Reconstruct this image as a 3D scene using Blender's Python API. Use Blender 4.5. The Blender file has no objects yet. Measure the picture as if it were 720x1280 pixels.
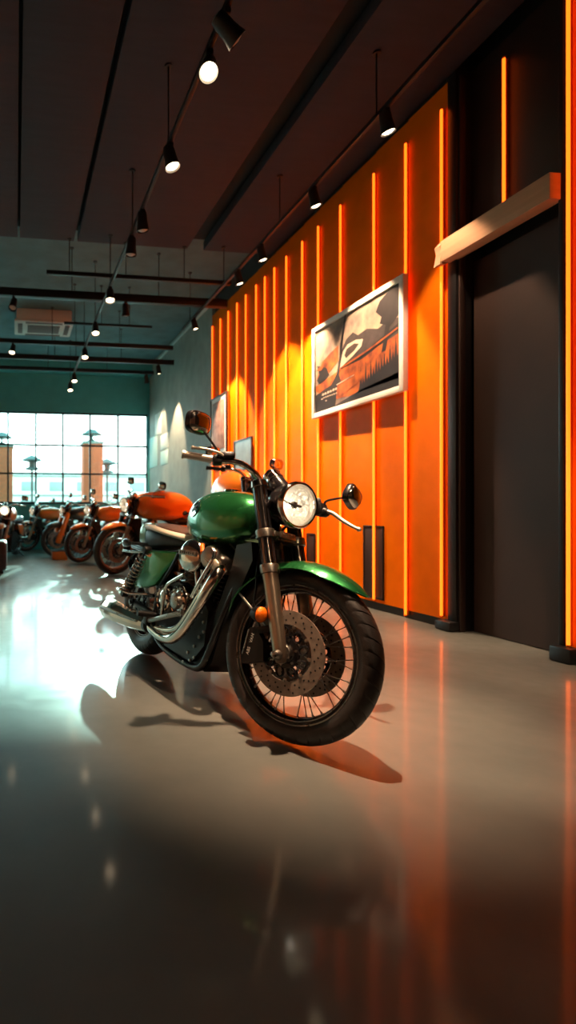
import bpy, bmesh, math, random
from mathutils import Vector, Matrix
random.seed(7)
R = math.radians
PI = math.pi
C = bpy.context.scene.collection
S = bpy.context.scene

# ------------------------------------------------------------------ camera (level, shifted wide lens)
F_PX, P_X, H_CAM, YAW = 680.0, 115.0, 0.95, math.atan2(95, 680)
cs_, cc_ = math.sin(YAW), math.cos(YAW)
cam_d = bpy.data.cameras.new('camera')
cam = bpy.data.objects.new('camera', cam_d)
C.objects.link(cam)
cam.location = (0, 0, H_CAM)
cam.rotation_euler = (R(90), 0, -YAW)
cam_d.sensor_fit = 'HORIZONTAL'
cam_d.sensor_width = 36.0
cam_d.lens = F_PX / 720 * 36
cam_d.shift_x = (360 - P_X) / 720.0
cam_d.dof.use_dof = True
cam_d.dof.focus_distance = 2.45
cam_d.dof.aperture_fstop = 3.6
S.camera = cam
S.view_settings.view_transform = 'Standard'
S.view_settings.look = 'None'
S.view_settings.gamma = 1
S.view_settings.use_curve_mapping = False
S.view_settings.exposure = 0.0
S.cycles.use_denoising = True
S.cycles.max_bounces = 8
S.cycles.sample_clamp_indirect = 6


def ray(x, y):
    a, b = (x - P_X) / F_PX, (640 - y) / F_PX
    return Vector((a * cc_ + cs_, -a * cs_ + cc_, b))


O_ = Vector((0, 0, H_CAM))


def on_floor(x, y, z=0.0):
    r = ray(x, y)
    return O_ + r * ((z - H_CAM) / r.z)


def on_x(x, y, X):
    r = ray(x, y)
    return O_ + r * (X / r.x)


def on_y(x, y, Y):
    r = ray(x, y)
    return O_ + r * (Y / r.y)


# ------------------------------------------------------------------ materials
def mat(name, col, rough=0.5, metal=0.0, noise=0.0, nscale=20.0, bump=0.0, bscale=60.0, coat=0.0, emit=None, estr=0.0,
        col2=None, spec=0.5, rvar=0.0, coatr=0.05, stretch=None):
    m = bpy.data.materials.new(name)
    m.use_nodes = True
    nt = m.node_tree
    b = nt.nodes['Principled BSDF']
    b.inputs['Base Color'].default_value = (*col, 1)
    b.inputs['Roughness'].default_value = rough
    b.inputs['Metallic'].default_value = metal
    b.inputs['Specular IOR Level'].default_value = spec
    b.inputs['Coat Weight'].default_value = coat
    b.inputs['Coat Roughness'].default_value = coatr
    if emit:
        b.inputs['Emission Color'].default_value = (*emit, 1)
        b.inputs['Emission Strength'].default_value = estr
    tc = nt.nodes.new('ShaderNodeTexCoord')
    src = tc.outputs['Object']
    if stretch:
        mp = nt.nodes.new('ShaderNodeMapping')
        mp.inputs['Scale'].default_value = stretch
        nt.links.new(src, mp.inputs['Vector'])
        src = mp.outputs['Vector']
    if noise > 0 or col2 or rvar > 0:
        n = nt.nodes.new('ShaderNodeTexNoise')
        n.inputs['Scale'].default_value = nscale
        n.inputs['Detail'].default_value = 6
        nt.links.new(src, n.inputs['Vector'])
        if noise > 0 or col2:
            mx = nt.nodes.new('ShaderNodeMix')
            mx.data_type = 'RGBA'
            c2 = col2 or tuple(max(0, c * (1 - noise)) for c in col)
            mx.inputs[6].default_value = (*col, 1)
            mx.inputs[7].default_value = (*c2, 1)
            rp = nt.nodes.new('ShaderNodeMapRange')
            rp.inputs[1].default_value = 0.35
            rp.inputs[2].default_value = 0.65
            nt.links.new(n.outputs['Fac'], rp.inputs[0])
            nt.links.new(rp.outputs[0], mx.inputs[0])
            nt.links.new(mx.outputs[2], b.inputs['Base Color'])
        if rvar > 0:
            rr = nt.nodes.new('ShaderNodeMapRange')
            rr.inputs[1].default_value = 0.3
            rr.inputs[2].default_value = 0.7
            rr.inputs[3].default_value = max(0.01, rough - rvar)
            rr.inputs[4].default_value = rough + rvar
            nt.links.new(n.outputs['Fac'], rr.inputs[0])
            nt.links.new(rr.outputs[0], b.inputs['Roughness'])
    if bump > 0:
        n2 = nt.nodes.new('ShaderNodeTexNoise')
        n2.inputs['Scale'].default_value = bscale
        n2.inputs['Detail'].default_value = 4
        nt.links.new(src, n2.inputs['Vector'])
        bp = nt.nodes.new('ShaderNodeBump')
        bp.inputs['Strength'].default_value = bump
        bp.inputs['Distance'].default_value = 0.01
        nt.links.new(n2.outputs['Fac'], bp.inputs['Height'])
        nt.links.new(bp.outputs['Normal'], b.inputs['Normal'])
    return m


def glass_mat(name, tint=(1, 1, 1), refl=0.12, rough=0.02):
    m = bpy.data.materials.new(name)
    m.use_nodes = True
    nt = m.node_tree
    nt.nodes.clear()
    out = nt.nodes.new('ShaderNodeOutputMaterial')
    tr = nt.nodes.new('ShaderNodeBsdfTransparent')
    tr.inputs['Color'].default_value = (*tint, 1)
    gl = nt.nodes.new('ShaderNodeBsdfGlossy')
    gl.inputs['Roughness'].default_value = rough
    fr = nt.nodes.new('ShaderNodeLayerWeight')
    fr.inputs['Blend'].default_value = 0.5
    pw = nt.nodes.new('ShaderNodeMath')
    pw.operation = 'POWER'
    pw.inputs[1].default_value = 4.0
    nt.links.new(fr.outputs['Facing'], pw.inputs[0])
    mul = nt.nodes.new('ShaderNodeMath')
    mul.operation = 'MULTIPLY_ADD'
    mul.inputs[1].default_value = refl * 3
    mul.inputs[2].default_value = 0.03
    nt.links.new(pw.outputs[0], mul.inputs[0])
    mx = nt.nodes.new('ShaderNodeMixShader')
    nt.links.new(mul.outputs[0], mx.inputs[0])
    nt.links.new(tr.outputs[0], mx.inputs[1])
    nt.links.new(gl.outputs[0], mx.inputs[2])
    nt.links.new(mx.outputs[0], out.inputs['Surface'])
    return m


def brick_mat(name):
    m = mat(name, (0.75, 0.33, 0.17), 0.8)
    nt = m.node_tree
    b = nt.nodes['Principled BSDF']
    tc = nt.nodes.new('ShaderNodeTexCoord')
    mp = nt.nodes.new('ShaderNodeMapping')
    mp.inputs['Rotation'].default_value = (R(90), 0, 0)
    br = nt.nodes.new('ShaderNodeTexBrick')
    br.inputs['Color1'].default_value = (0.66, 0.095, 0.030, 1)
    br.inputs['Color2'].default_value = (0.56, 0.080, 0.026, 1)
    br.inputs['Mortar'].default_value = (0.42, 0.10, 0.05, 1)
    br.inputs['Scale'].default_value = 4.0
    nt.links.new(tc.outputs['Object'], mp.inputs['Vector'])
    nt.links.new(mp.outputs[0], br.inputs['Vector'])
    nt.links.new(br.outputs['Color'], b.inputs['Base Color'])
    return m


M = {}
M['chrome'] = mat('chrome', (0.80, 0.72, 0.65), 0.07, 1.0, rvar=0.02, nscale=5)
M['copper_reflection_chrome'] = mat('copper_reflection_chrome', (0.82, 0.55, 0.43), 0.09, 1.0, rvar=0.02, nscale=5)  # muffler chrome with red-brown reflections of the room tinted into its colour
M['dark_chrome'] = mat('dark_chrome', (0.20, 0.17, 0.155), 0.16, 1.0, rvar=0.05, nscale=12)
M['fork_bronze'] = mat('fork_bronze', (0.40, 0.31, 0.235), 0.29, 0.9, rvar=0.02, nscale=5)
M['steel'] = mat('brushed_steel', (0.36, 0.33, 0.30), 0.32, 1.0, rvar=0.08, nscale=40)
M['disc'] = mat('disc_steel', (0.30, 0.235, 0.195), 0.42, 0.35, noise=0.35, nscale=30)
M['black'] = mat('gloss_black', (0.010, 0.009, 0.011), 0.22, 0.0, rvar=0.06, nscale=9)
M['satin'] = mat('satin_black', (0.006, 0.005, 0.006), 0.38, 0.0, noise=0.3, nscale=25, spec=0.35)
M['hole'] = mat('dark_hole', (0.008, 0.007, 0.007), 0.8)
M['tire'] = mat('tire_rubber', (0.026, 0.020, 0.019), 0.42, 0.0, noise=0.25, nscale=40, bump=0.12, bscale=220)
M['green'] = mat('green_paint', (0.022, 0.190, 0.052), 0.27, 0.75, coat=0.8, coatr=0.05, noise=0.06, nscale=120)
M['green_pale'] = mat('pale_green_paint', (0.30, 0.46, 0.28), 0.28, 0.3, coat=0.8, noise=0.06, nscale=120)
M['orange'] = mat('orange_paint', (0.85, 0.20, 0.015), 0.28, 0.2, coat=0.9, coatr=0.1, noise=0.06, nscale=120)
M['copper'] = mat('copper_paint', (0.50, 0.13, 0.04), 0.30, 0.6, coat=0.6, noise=0.1, nscale=60)
M['grey_paint'] = mat('grey_paint', (0.05, 0.055, 0.06), 0.3, 0.4, coat=0.7, noise=0.1, nscale=60)
M['brown'] = mat('brown_leather', (0.115, 0.045, 0.026), 0.5, 0.0, noise=0.25, nscale=50, bump=0.25, bscale=180)
M['cream'] = mat('cream_vinyl', (0.80, 0.72, 0.60), 0.42, noise=0.06, nscale=40)
M['seat_black'] = mat('black_vinyl', (0.012, 0.010, 0.010), 0.5, bump=0.2, bscale=150)
M['amber'] = mat('amber_lens', (0.95, 0.17, 0.008), 0.22, 0.0, coat=0.5, bump=0.3, bscale=160)
M['red_badge'] = mat('red_badge', (0.65, 0.09, 0.03), 0.4, noise=0.2)
M['reflector'] = mat('lamp_reflector', (0.92, 0.88, 0.80), 0.22, 0.35, bump=0.6, bscale=60)
M['head_bulb'] = mat('headlamp_bulb', (1, 1, 1), 0.3, emit=(1.0, 0.86, 0.66), estr=24)
M['lens'] = glass_mat('clear_lens', (1, 1, 1), 0.2)
M['white_mark'] = mat('white_lettering', (0.75, 0.72, 0.68), 0.5, noise=0.05)
M['dark_mark'] = mat('dark_lettering', (0.02, 0.015, 0.012), 0.5, noise=0.1)
M['spring'] = mat('spring_steel', (0.55, 0.46, 0.40), 0.22, 1.0, rvar=0.05)
M['grip'] = mat('grip_metal', (0.72, 0.62, 0.52), 0.34, 0.7, rvar=0.03, nscale=8)
# building
M['panel'] = mat('orange_wall_panel', (0.84, 0.172, 0.002), 0.45, 0.0, noise=0.08, nscale=6, spec=0.06, rvar=0.06)
M['tube'] = mat('glowing_tube', (0.9, 0.3, 0.05), 0.4, emit=(1.0, 0.115, 0.005), estr=3.5)
M['wall_dark'] = mat('dark_plaster', (0.030, 0.022, 0.022), 0.7, noise=0.2, nscale=5, bump=0.05)
M['wall_warm'] = mat('warm_brown_plaster', (0.40, 0.20, 0.11), 0.6, noise=0.2, nscale=2)
M['wall_grey'] = mat('grey_concrete', (0.33, 0.375, 0.345), 0.75, noise=0.18, nscale=3.5, bump=0.12, bscale=12)
M['wall_teal'] = mat('teal_plaster', (0.075, 0.430, 0.470), 0.7, noise=0.12, nscale=4)
M['ceil_deck'] = mat('teal_grey_deck', (0.105, 0.205, 0.235), 0.75, noise=0.25, nscale=3, bump=0.1, bscale=9)
M['ceil_panel'] = mat('ceiling_panel_brown', (0.026, 0.018, 0.030), 0.8, noise=0.22, nscale=2.2, bump=0.15, bscale=45, stretch=(1, 8, 1))
M['ceil_gap'] = mat('ceiling_gap_black', (0.008, 0.007, 0.010), 0.8, noise=0.2)
M['metal_black'] = mat('black_steel', (0.014, 0.014, 0.016), 0.42, 0.3, noise=0.2, nscale=20)
M['door'] = mat('dark_door', (0.036, 0.017, 0.013), 0.55, noise=0.25, nscale=2.4, bump=0.05)
M['lintel'] = mat('tan_lintel', (0.62, 0.36, 0.22), 0.5, noise=0.12, nscale=6, stretch=(1, 0.3, 6))
M['plinth'] = mat('black_plinth', (0.008, 0.008, 0.010), 0.4, noise=0.2)
M['lamp_on'] = mat('lamp_face', (1, 1, 1), 0.3, emit=(1.0, 0.74, 0.46), estr=14)
M['lamp_off'] = mat('lamp_face_off', (0.45, 0.40, 0.36), 0.3, noise=0.1)
M['lamp_body'] = mat('lamp_body', (0.020, 0.017, 0.017), 0.4, 0.2, noise=0.2)
M['white_frame'] = mat('white_frame', (0.86, 0.80, 0.74), 0.45, noise=0.04)
M['dark_frame'] = mat('dark_frame', (0.030, 0.020, 0.016), 0.35, noise=0.15)
M['paper'] = mat('paper', (0.72, 0.80, 0.76), 0.7, noise=0.04)
M['paper_teal'] = mat('paper_teal', (0.50, 0.72, 0.68), 0.7, noise=0.06)
M['ac'] = mat('ac_white', (0.66, 0.64, 0.60), 0.5, noise=0.05)
M['ac_dark'] = mat('ac_grille', (0.12, 0.075, 0.065), 0.6, noise=0.2)
M['conduit'] = mat('pale_conduit', (0.55, 0.66, 0.66), 0.4, noise=0.05)
M['brick'] = brick_mat('orange_brick')
M['outdoor_ground'] = mat('outdoor_ground', (0.45, 0.45, 0.42), 0.8, noise=0.15, nscale=2)
M['facade'] = mat('pale_facade', (0.80, 0.78, 0.72), 0.8, noise=0.08, nscale=1.5)
M['facade_line'] = mat('facade_line', (0.25, 0.24, 0.21), 0.8, noise=0.1)
M['facade_glass'] = mat('facade_glass', (0.28, 0.30, 0.28), 0.3, noise=0.1)
M['lantern'] = mat('lantern_metal', (0.05, 0.06, 0.055), 0.5, noise=0.1)
M['win_glass'] = glass_mat('window_glass', (0.97, 1.0, 0.99), 0.1)
M['ottoman'] = mat('ottoman_leather', (0.060, 0.040, 0.048), 0.45, noise=0.2, bump=0.2, bscale=90)
M['stand_orange'] = mat('stand_orange', (0.75, 0.17, 0.02), 0.4, noise=0.1)


def floor_mat():
    m = mat('polished_concrete', (0.30, 0.29, 0.265), 0.15)
    nt = m.node_tree
    b = nt.nodes['Principled BSDF']
    b.inputs['Coat Weight'].default_value = 0.55
    b.inputs['Coat Roughness'].default_value = 0.09
    b.inputs['Specular IOR Level'].default_value = 0.24
    tc = nt.nodes.new('ShaderNodeTexCoord')
    n = nt.nodes.new('ShaderNodeTexNoise')
    n.inputs['Scale'].default_value = 1.3
    n.inputs['Detail'].default_value = 8
    n.inputs['Roughness'].default_value = 0.62
    nt.links.new(tc.outputs['Object'], n.inputs['Vector'])
    cr = nt.nodes.new('ShaderNodeValToRGB')
    cr.color_ramp.elements[0].position = 0.30
    cr.color_ramp.elements[0].color = (0.112, 0.122, 0.118, 1)
    cr.color_ramp.elements[1].position = 0.72
    cr.color_ramp.elements[1].color = (0.172, 0.172, 0.158, 1)
    nt.links.new(n.outputs['Fac'], cr.inputs[0])
    nt.links.new(cr.outputs[0], b.inputs['Base Color'])
    n2 = nt.nodes.new('ShaderNodeTexNoise')
    n2.inputs['Scale'].default_value = 9
    n2.inputs['Detail'].default_value = 5
    nt.links.new(tc.outputs['Object'], n2.inputs['Vector'])
    mr = nt.nodes.new('ShaderNodeMapRange')
    mr.inputs[1].default_value = 0.3
    mr.inputs[2].default_value = 0.7
    mr.inputs[3].default_value = 0.30
    mr.inputs[4].default_value = 0.40
    nt.links.new(n2.outputs['Fac'], mr.inputs[0])
    nt.links.new(mr.outputs[0], b.inputs['Roughness'])
    bp = nt.nodes.new('ShaderNodeBump')
    bp.inputs['Strength'].default_value = 0.05
    bp.inputs['Distance'].default_value = 0.01
    nt.links.new(n2.outputs['Fac'], bp.inputs['Height'])
    nt.links.new(bp.outputs['Normal'], b.inputs['Normal'])
    return m


M['floor'] = floor_mat()


# ------------------------------------------------------------------ mesh builder
def frame_from(z, up=None):
    z = Vector(z).normalized()
    u = Vector(up) if up is not None else (Vector((0, 0, 1)) if abs(z.z) < 0.9 else Vector((1, 0, 0)))
    x = u.cross(z)
    if x.length < 1e-6:
        x = Vector((1, 0, 0)).cross(z)
    x.normalize()
    return x, z.cross(x).normalized(), z


def spline(pts, n=6):
    P = [Vector(p) for p in pts]
    P = [P[0] * 2 - P[1]] + P + [P[-1] * 2 - P[-2]]
    out = []
    for i in range(1, len(P) - 2):
        a, b, c, d = P[i - 1], P[i], P[i + 1], P[i + 2]
        for k in range(n):
            t = k / n
            out.append(0.5 * ((2 * b) + (c - a) * t + (2 * a - 5 * b + 4 * c - d) * t * t + (3 * b - a - 3 * c + d) * t ** 3))
    out.append(P[-2])
    return out


def interp(xs, ys, x):
    """smooth interpolation through (xs, ys)"""
    if x <= xs[0]:
        return ys[0]
    for i in range(len(xs) - 1):
        if x <= xs[i + 1]:
            h = xs[i + 1] - xs[i]
            t = (x - xs[i]) / h
            m0 = (ys[i + 1] - ys[i - 1]) / (xs[i + 1] - xs[i - 1]) if i > 0 else (ys[i + 1] - ys[i]) / h
            m1 = (ys[i + 2] - ys[i]) / (xs[i + 2] - xs[i]) if i + 2 < len(xs) else (ys[i + 1] - ys[i]) / h
            return ((2 * t ** 3 - 3 * t * t + 1) * ys[i] + (t ** 3 - 2 * t * t + t) * h * m0
                    + (-2 * t ** 3 + 3 * t * t) * ys[i + 1] + (t ** 3 - t * t) * h * m1)
    return ys[-1]


class MB:
    def __init__(s):
        s.v, s.f, s.mi = [], [], []
        s.m = 0

    def add(s, vs, fs):
        o = len(s.v)
        s.v += [tuple(v) for v in vs]
        s.f += [tuple(i + o for i in f) for f in fs]
        s.mi += [s.m] * len(fs)
        return s

    def box(s, c, size, bev=0.0, rot=None, seg=2):
        bm = bmesh.new()
        bmesh.ops.create_cube(bm, size=1)
        bmesh.ops.scale(bm, vec=Vector(size), verts=bm.verts)
        if bev > 0:
            bmesh.ops.bevel(bm, geom=list(bm.edges), offset=min(bev, min(size) * 0.45), segments=seg, affect='EDGES', profile=0.5)
        mt = Matrix.Translation(Vector(c)) @ (rot.to_4x4() if rot is not None else Matrix())
        bm.verts.ensure_lookup_table()
        bm.verts.index_update()
        s.add([mt @ v.co for v in bm.verts], [[v.index for v in f.verts] for f in bm.faces])
        bm.free()
        return s

    def tube(s, pts, r, n=10, cap=True, closed=False):
        P = [Vector(p) for p in pts]
        rs = r if isinstance(r, (list, tuple)) else [r] * len(P)
        if len(rs) != len(P):
            k = len(rs) - 1
            rs = [rs[min(k, int(i / (len(P) - 1) * k))] * (1 - ((i / (len(P) - 1) * k) % 1)) + rs[min(k, int(i / (len(P) - 1) * k) + 1)] * ((i / (len(P) - 1) * k) % 1) for i in range(len(P))]
        T = []
        for i in range(len(P)):
            if closed:
                t = P[(i + 1) % len(P)] - P[i - 1]
            else:
                t = P[min(i + 1, len(P) - 1)] - P[max(i - 1, 0)]
            T.append(t.normalized())
        x, y, _ = frame_from(T[0])
        rings = []
        for i in range(len(P)):
            if i:
                x = (x - T[i] * x.dot(T[i])).normalized()
                y = T[i].cross(x)
            rings.append([P[i] + x * (rs[i] * math.cos(2 * PI * k / n)) + y * (rs[i] * math.sin(2 * PI * k / n)) for k in range(n)])
        return s.loft(rings, cap and not closed, closed)

    def loft(s, rings, cap=True, closed=False):
        n = len(rings[0])
        vs = [v for r in rings for v in r]
        fs = []
        m = len(rings)
        for i in range(m if closed else m - 1):
            j = (i + 1) % m
            for k in range(n):
                fs.append((i * n + k, i * n + (k + 1) % n, j * n + (k + 1) % n, j * n + k))
        if cap:
            fs.append(tuple(range(n))[::-1])
            fs.append(tuple((m - 1) * n + k for k in range(n)))
        return s.add(vs, fs)

    def sheet(s, rows):
        n = len(rows[0])
        fs = [(i * n + k, i * n + k + 1, (i + 1) * n + k + 1, (i + 1) * n + k) for i in range(len(rows) - 1) for k in range(n - 1)]
        return s.add([v for r in rows for v in r], fs)

    def shell(s, outer, inner):
        """two open sheets of the same grid joined along their rims: a solid shell"""
        nr, n = len(outer), len(outer[0])
        vs = [v for r in outer for v in r] + [v for r in inner for v in r]
        o = nr * n
        fs = []
        for i in range(nr - 1):
            for k in range(n - 1):
                a, b, c, d = i * n + k, i * n + k + 1, (i + 1) * n + k + 1, (i + 1) * n + k
                fs.append((a, b, c, d))
                fs.append((a + o, d + o, c + o, b + o))
        for k in range(n - 1):
            fs.append((k, k + o, k + 1 + o, k + 1))
            e = (nr - 1) * n
            fs.append((e + k, e + k + 1, e + k + 1 + o, e + k + o))
        for i in range(nr - 1):
            a, b = i * n, (i + 1) * n
            fs.append((a, b, b + o, a + o))
            a, b = i * n + n - 1, (i + 1) * n + n - 1
            fs.append((a, a + o, b + o, b))
        return s.add(vs, fs)

    def lathe(s, prof, o=(0, 0, 0), axis=(0, 0, 1), n=32, closed=False, squash=None):
        """prof: (radius, height along axis)"""
        o = Vector(o)
        x, y, z = frame_from(axis)
        rings = []
        for (r, h) in prof:
            r = max(r, 1e-5)
            rings.append([o + z * h + x * (r * math.cos(2 * PI * k / n)) + y * (r * math.sin(2 * PI * k / n)) for k in range(n)])
        return s.loft(rings, not closed, closed)

    def prism(s, poly, lo, hi, X=(1, 0, 0), Y=(0, 0, 1), Z=(0, -1, 0), o=(0, 0, 0)):
        o, X, Y, Z = Vector(o), Vector(X), Vector(Y), Vector(Z)
        n = len(poly)
        vs = [o + X * a + Y * b + Z * lo for a, b in poly] + [o + X * a + Y * b + Z * hi for a, b in poly]
        fs = [tuple(range(n))[::-1], tuple(range(n, 2 * n))] + [(k, (k + 1) % n, n + (k + 1) % n, n + k) for k in range(n)]
        return s.add(vs, fs)

    def ball(s, c, rad, n=16, m=10, rot=None):
        c = Vector(c)
        rad = Vector(rad) if not isinstance(rad, (int, float)) else Vector((rad, rad, rad))
        rings = []
        for i in range(m + 1):
            t = PI * i / m
            ring = []
            for k in range(n):
                p = Vector((rad.x * math.sin(t) * math.cos(2 * PI * k / n), rad.y * math.sin(t) * math.sin(2 * PI * k / n), rad.z * math.cos(t)))
                if i in (0, m):
                    p += Vector((1e-5 * math.cos(2 * PI * k / n), 1e-5 * math.sin(2 * PI * k / n), 0))
                ring.append(c + ((rot @ p) if rot is not None else p))
            rings.append(ring)
        return s.loft(rings)

    def mesh(s, name, mats, ang=38):
        me = bpy.data.meshes.new(name)
        me.from_pydata(s.v, [], s.f)
        for m in (mats if isinstance(mats, (list, tuple)) else [mats]):
            me.materials.append(m)
        me.polygons.foreach_set('material_index', s.mi)
        bm = bmesh.new()
        bm.from_mesh(me)
        bmesh.ops.recalc_face_normals(bm, faces=bm.faces)
        lim = R(ang)
        for e in bm.edges:
            e.smooth = not (len(e.link_faces) == 2 and e.calc_face_angle(0) > lim)
        for f in bm.faces:
            f.smooth = True
        bm.to_mesh(me)
        bm.free()
        return me

    def build(s, name, mats, parent=None, mx=None, ang=38):
        o = bpy.data.objects.new(name, s.mesh(name, mats, ang))
        C.objects.link(o)
        if parent is not None:
            o.parent = parent
        if mx is not None:
            o.matrix_local = mx
        return o


def tag(o, label=None, cat=None, group=None, kind=None):
    if label:
        o['label'] = label
    if cat:
        o['category'] = cat
    if group:
        o['group'] = group
    if kind:
        o['kind'] = kind
    return o


def empty(name, loc, rz=0.0):
    o = bpy.data.objects.new(name, None)
    o.empty_display_size = 0.1
    o.location = loc
    o.rotation_euler = (0, 0, rz)
    C.objects.link(o)
    return o


def struct(o, label=None):
    o['kind'] = 'structure'
    if label:
        o['label'] = label
    return o


def lettering(txt, name, size, mats, parent, mx, depth=0.0006):
    cu = bpy.data.curves.new(name, 'FONT')
    cu.body = txt
    cu.size = size
    cu.extrude = depth
    cu.align_x = 'CENTER'
    cu.align_y = 'CENTER'
    t = bpy.data.objects.new(name, cu)
    me = bpy.data.meshes.new_from_object(t)
    me.name = name
    bpy.data.objects.remove(t)
    me.materials.append(mats)
    o = bpy.data.objects.new(name, me)
    C.objects.link(o)
    o.parent = parent
    o.matrix_local = mx
    return o


# ------------------------------------------------------------------ motorcycle
def sring(x, w, z0, z1, n=24, p=0.55, zm=0.5, pt=None):
    """cross-section ring in the y-z plane at x"""
    pt = pt or p
    mid = z0 + (z1 - z0) * zm
    ring = []
    for k in range(n):
        t = 2 * PI * k / n
        c_, s_ = math.cos(t), math.sin(t)
        e = pt if s_ > 0 else p
        y = w * math.copysign(abs(c_) ** e, c_)
        z = mid + (z1 - mid if s_ > 0 else mid - z0) * math.copysign(abs(s_) ** e, s_)
        ring.append(Vector((x, y, z)))
    return ring


def oval_loft(mb, c, X, Y, Z, prof, n=28, p=0.7):
    """superellipse plates stacked along Z: prof = (half x, half y, height)"""
    c, X, Y, Z = Vector(c), Vector(X), Vector(Y), Vector(Z)
    rings = []
    for (a, b, h) in prof:
        ring = []
        for k in range(n):
            t = 2 * PI * k / n
            u, v = math.cos(t), math.sin(t)
            ring.append(c + X * (a * math.copysign(abs(u) ** p, u)) + Y * (b * math.copysign(abs(v) ** p, v)) + Z * h)
        rings.append(ring)
    return mb.loft(rings)


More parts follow.
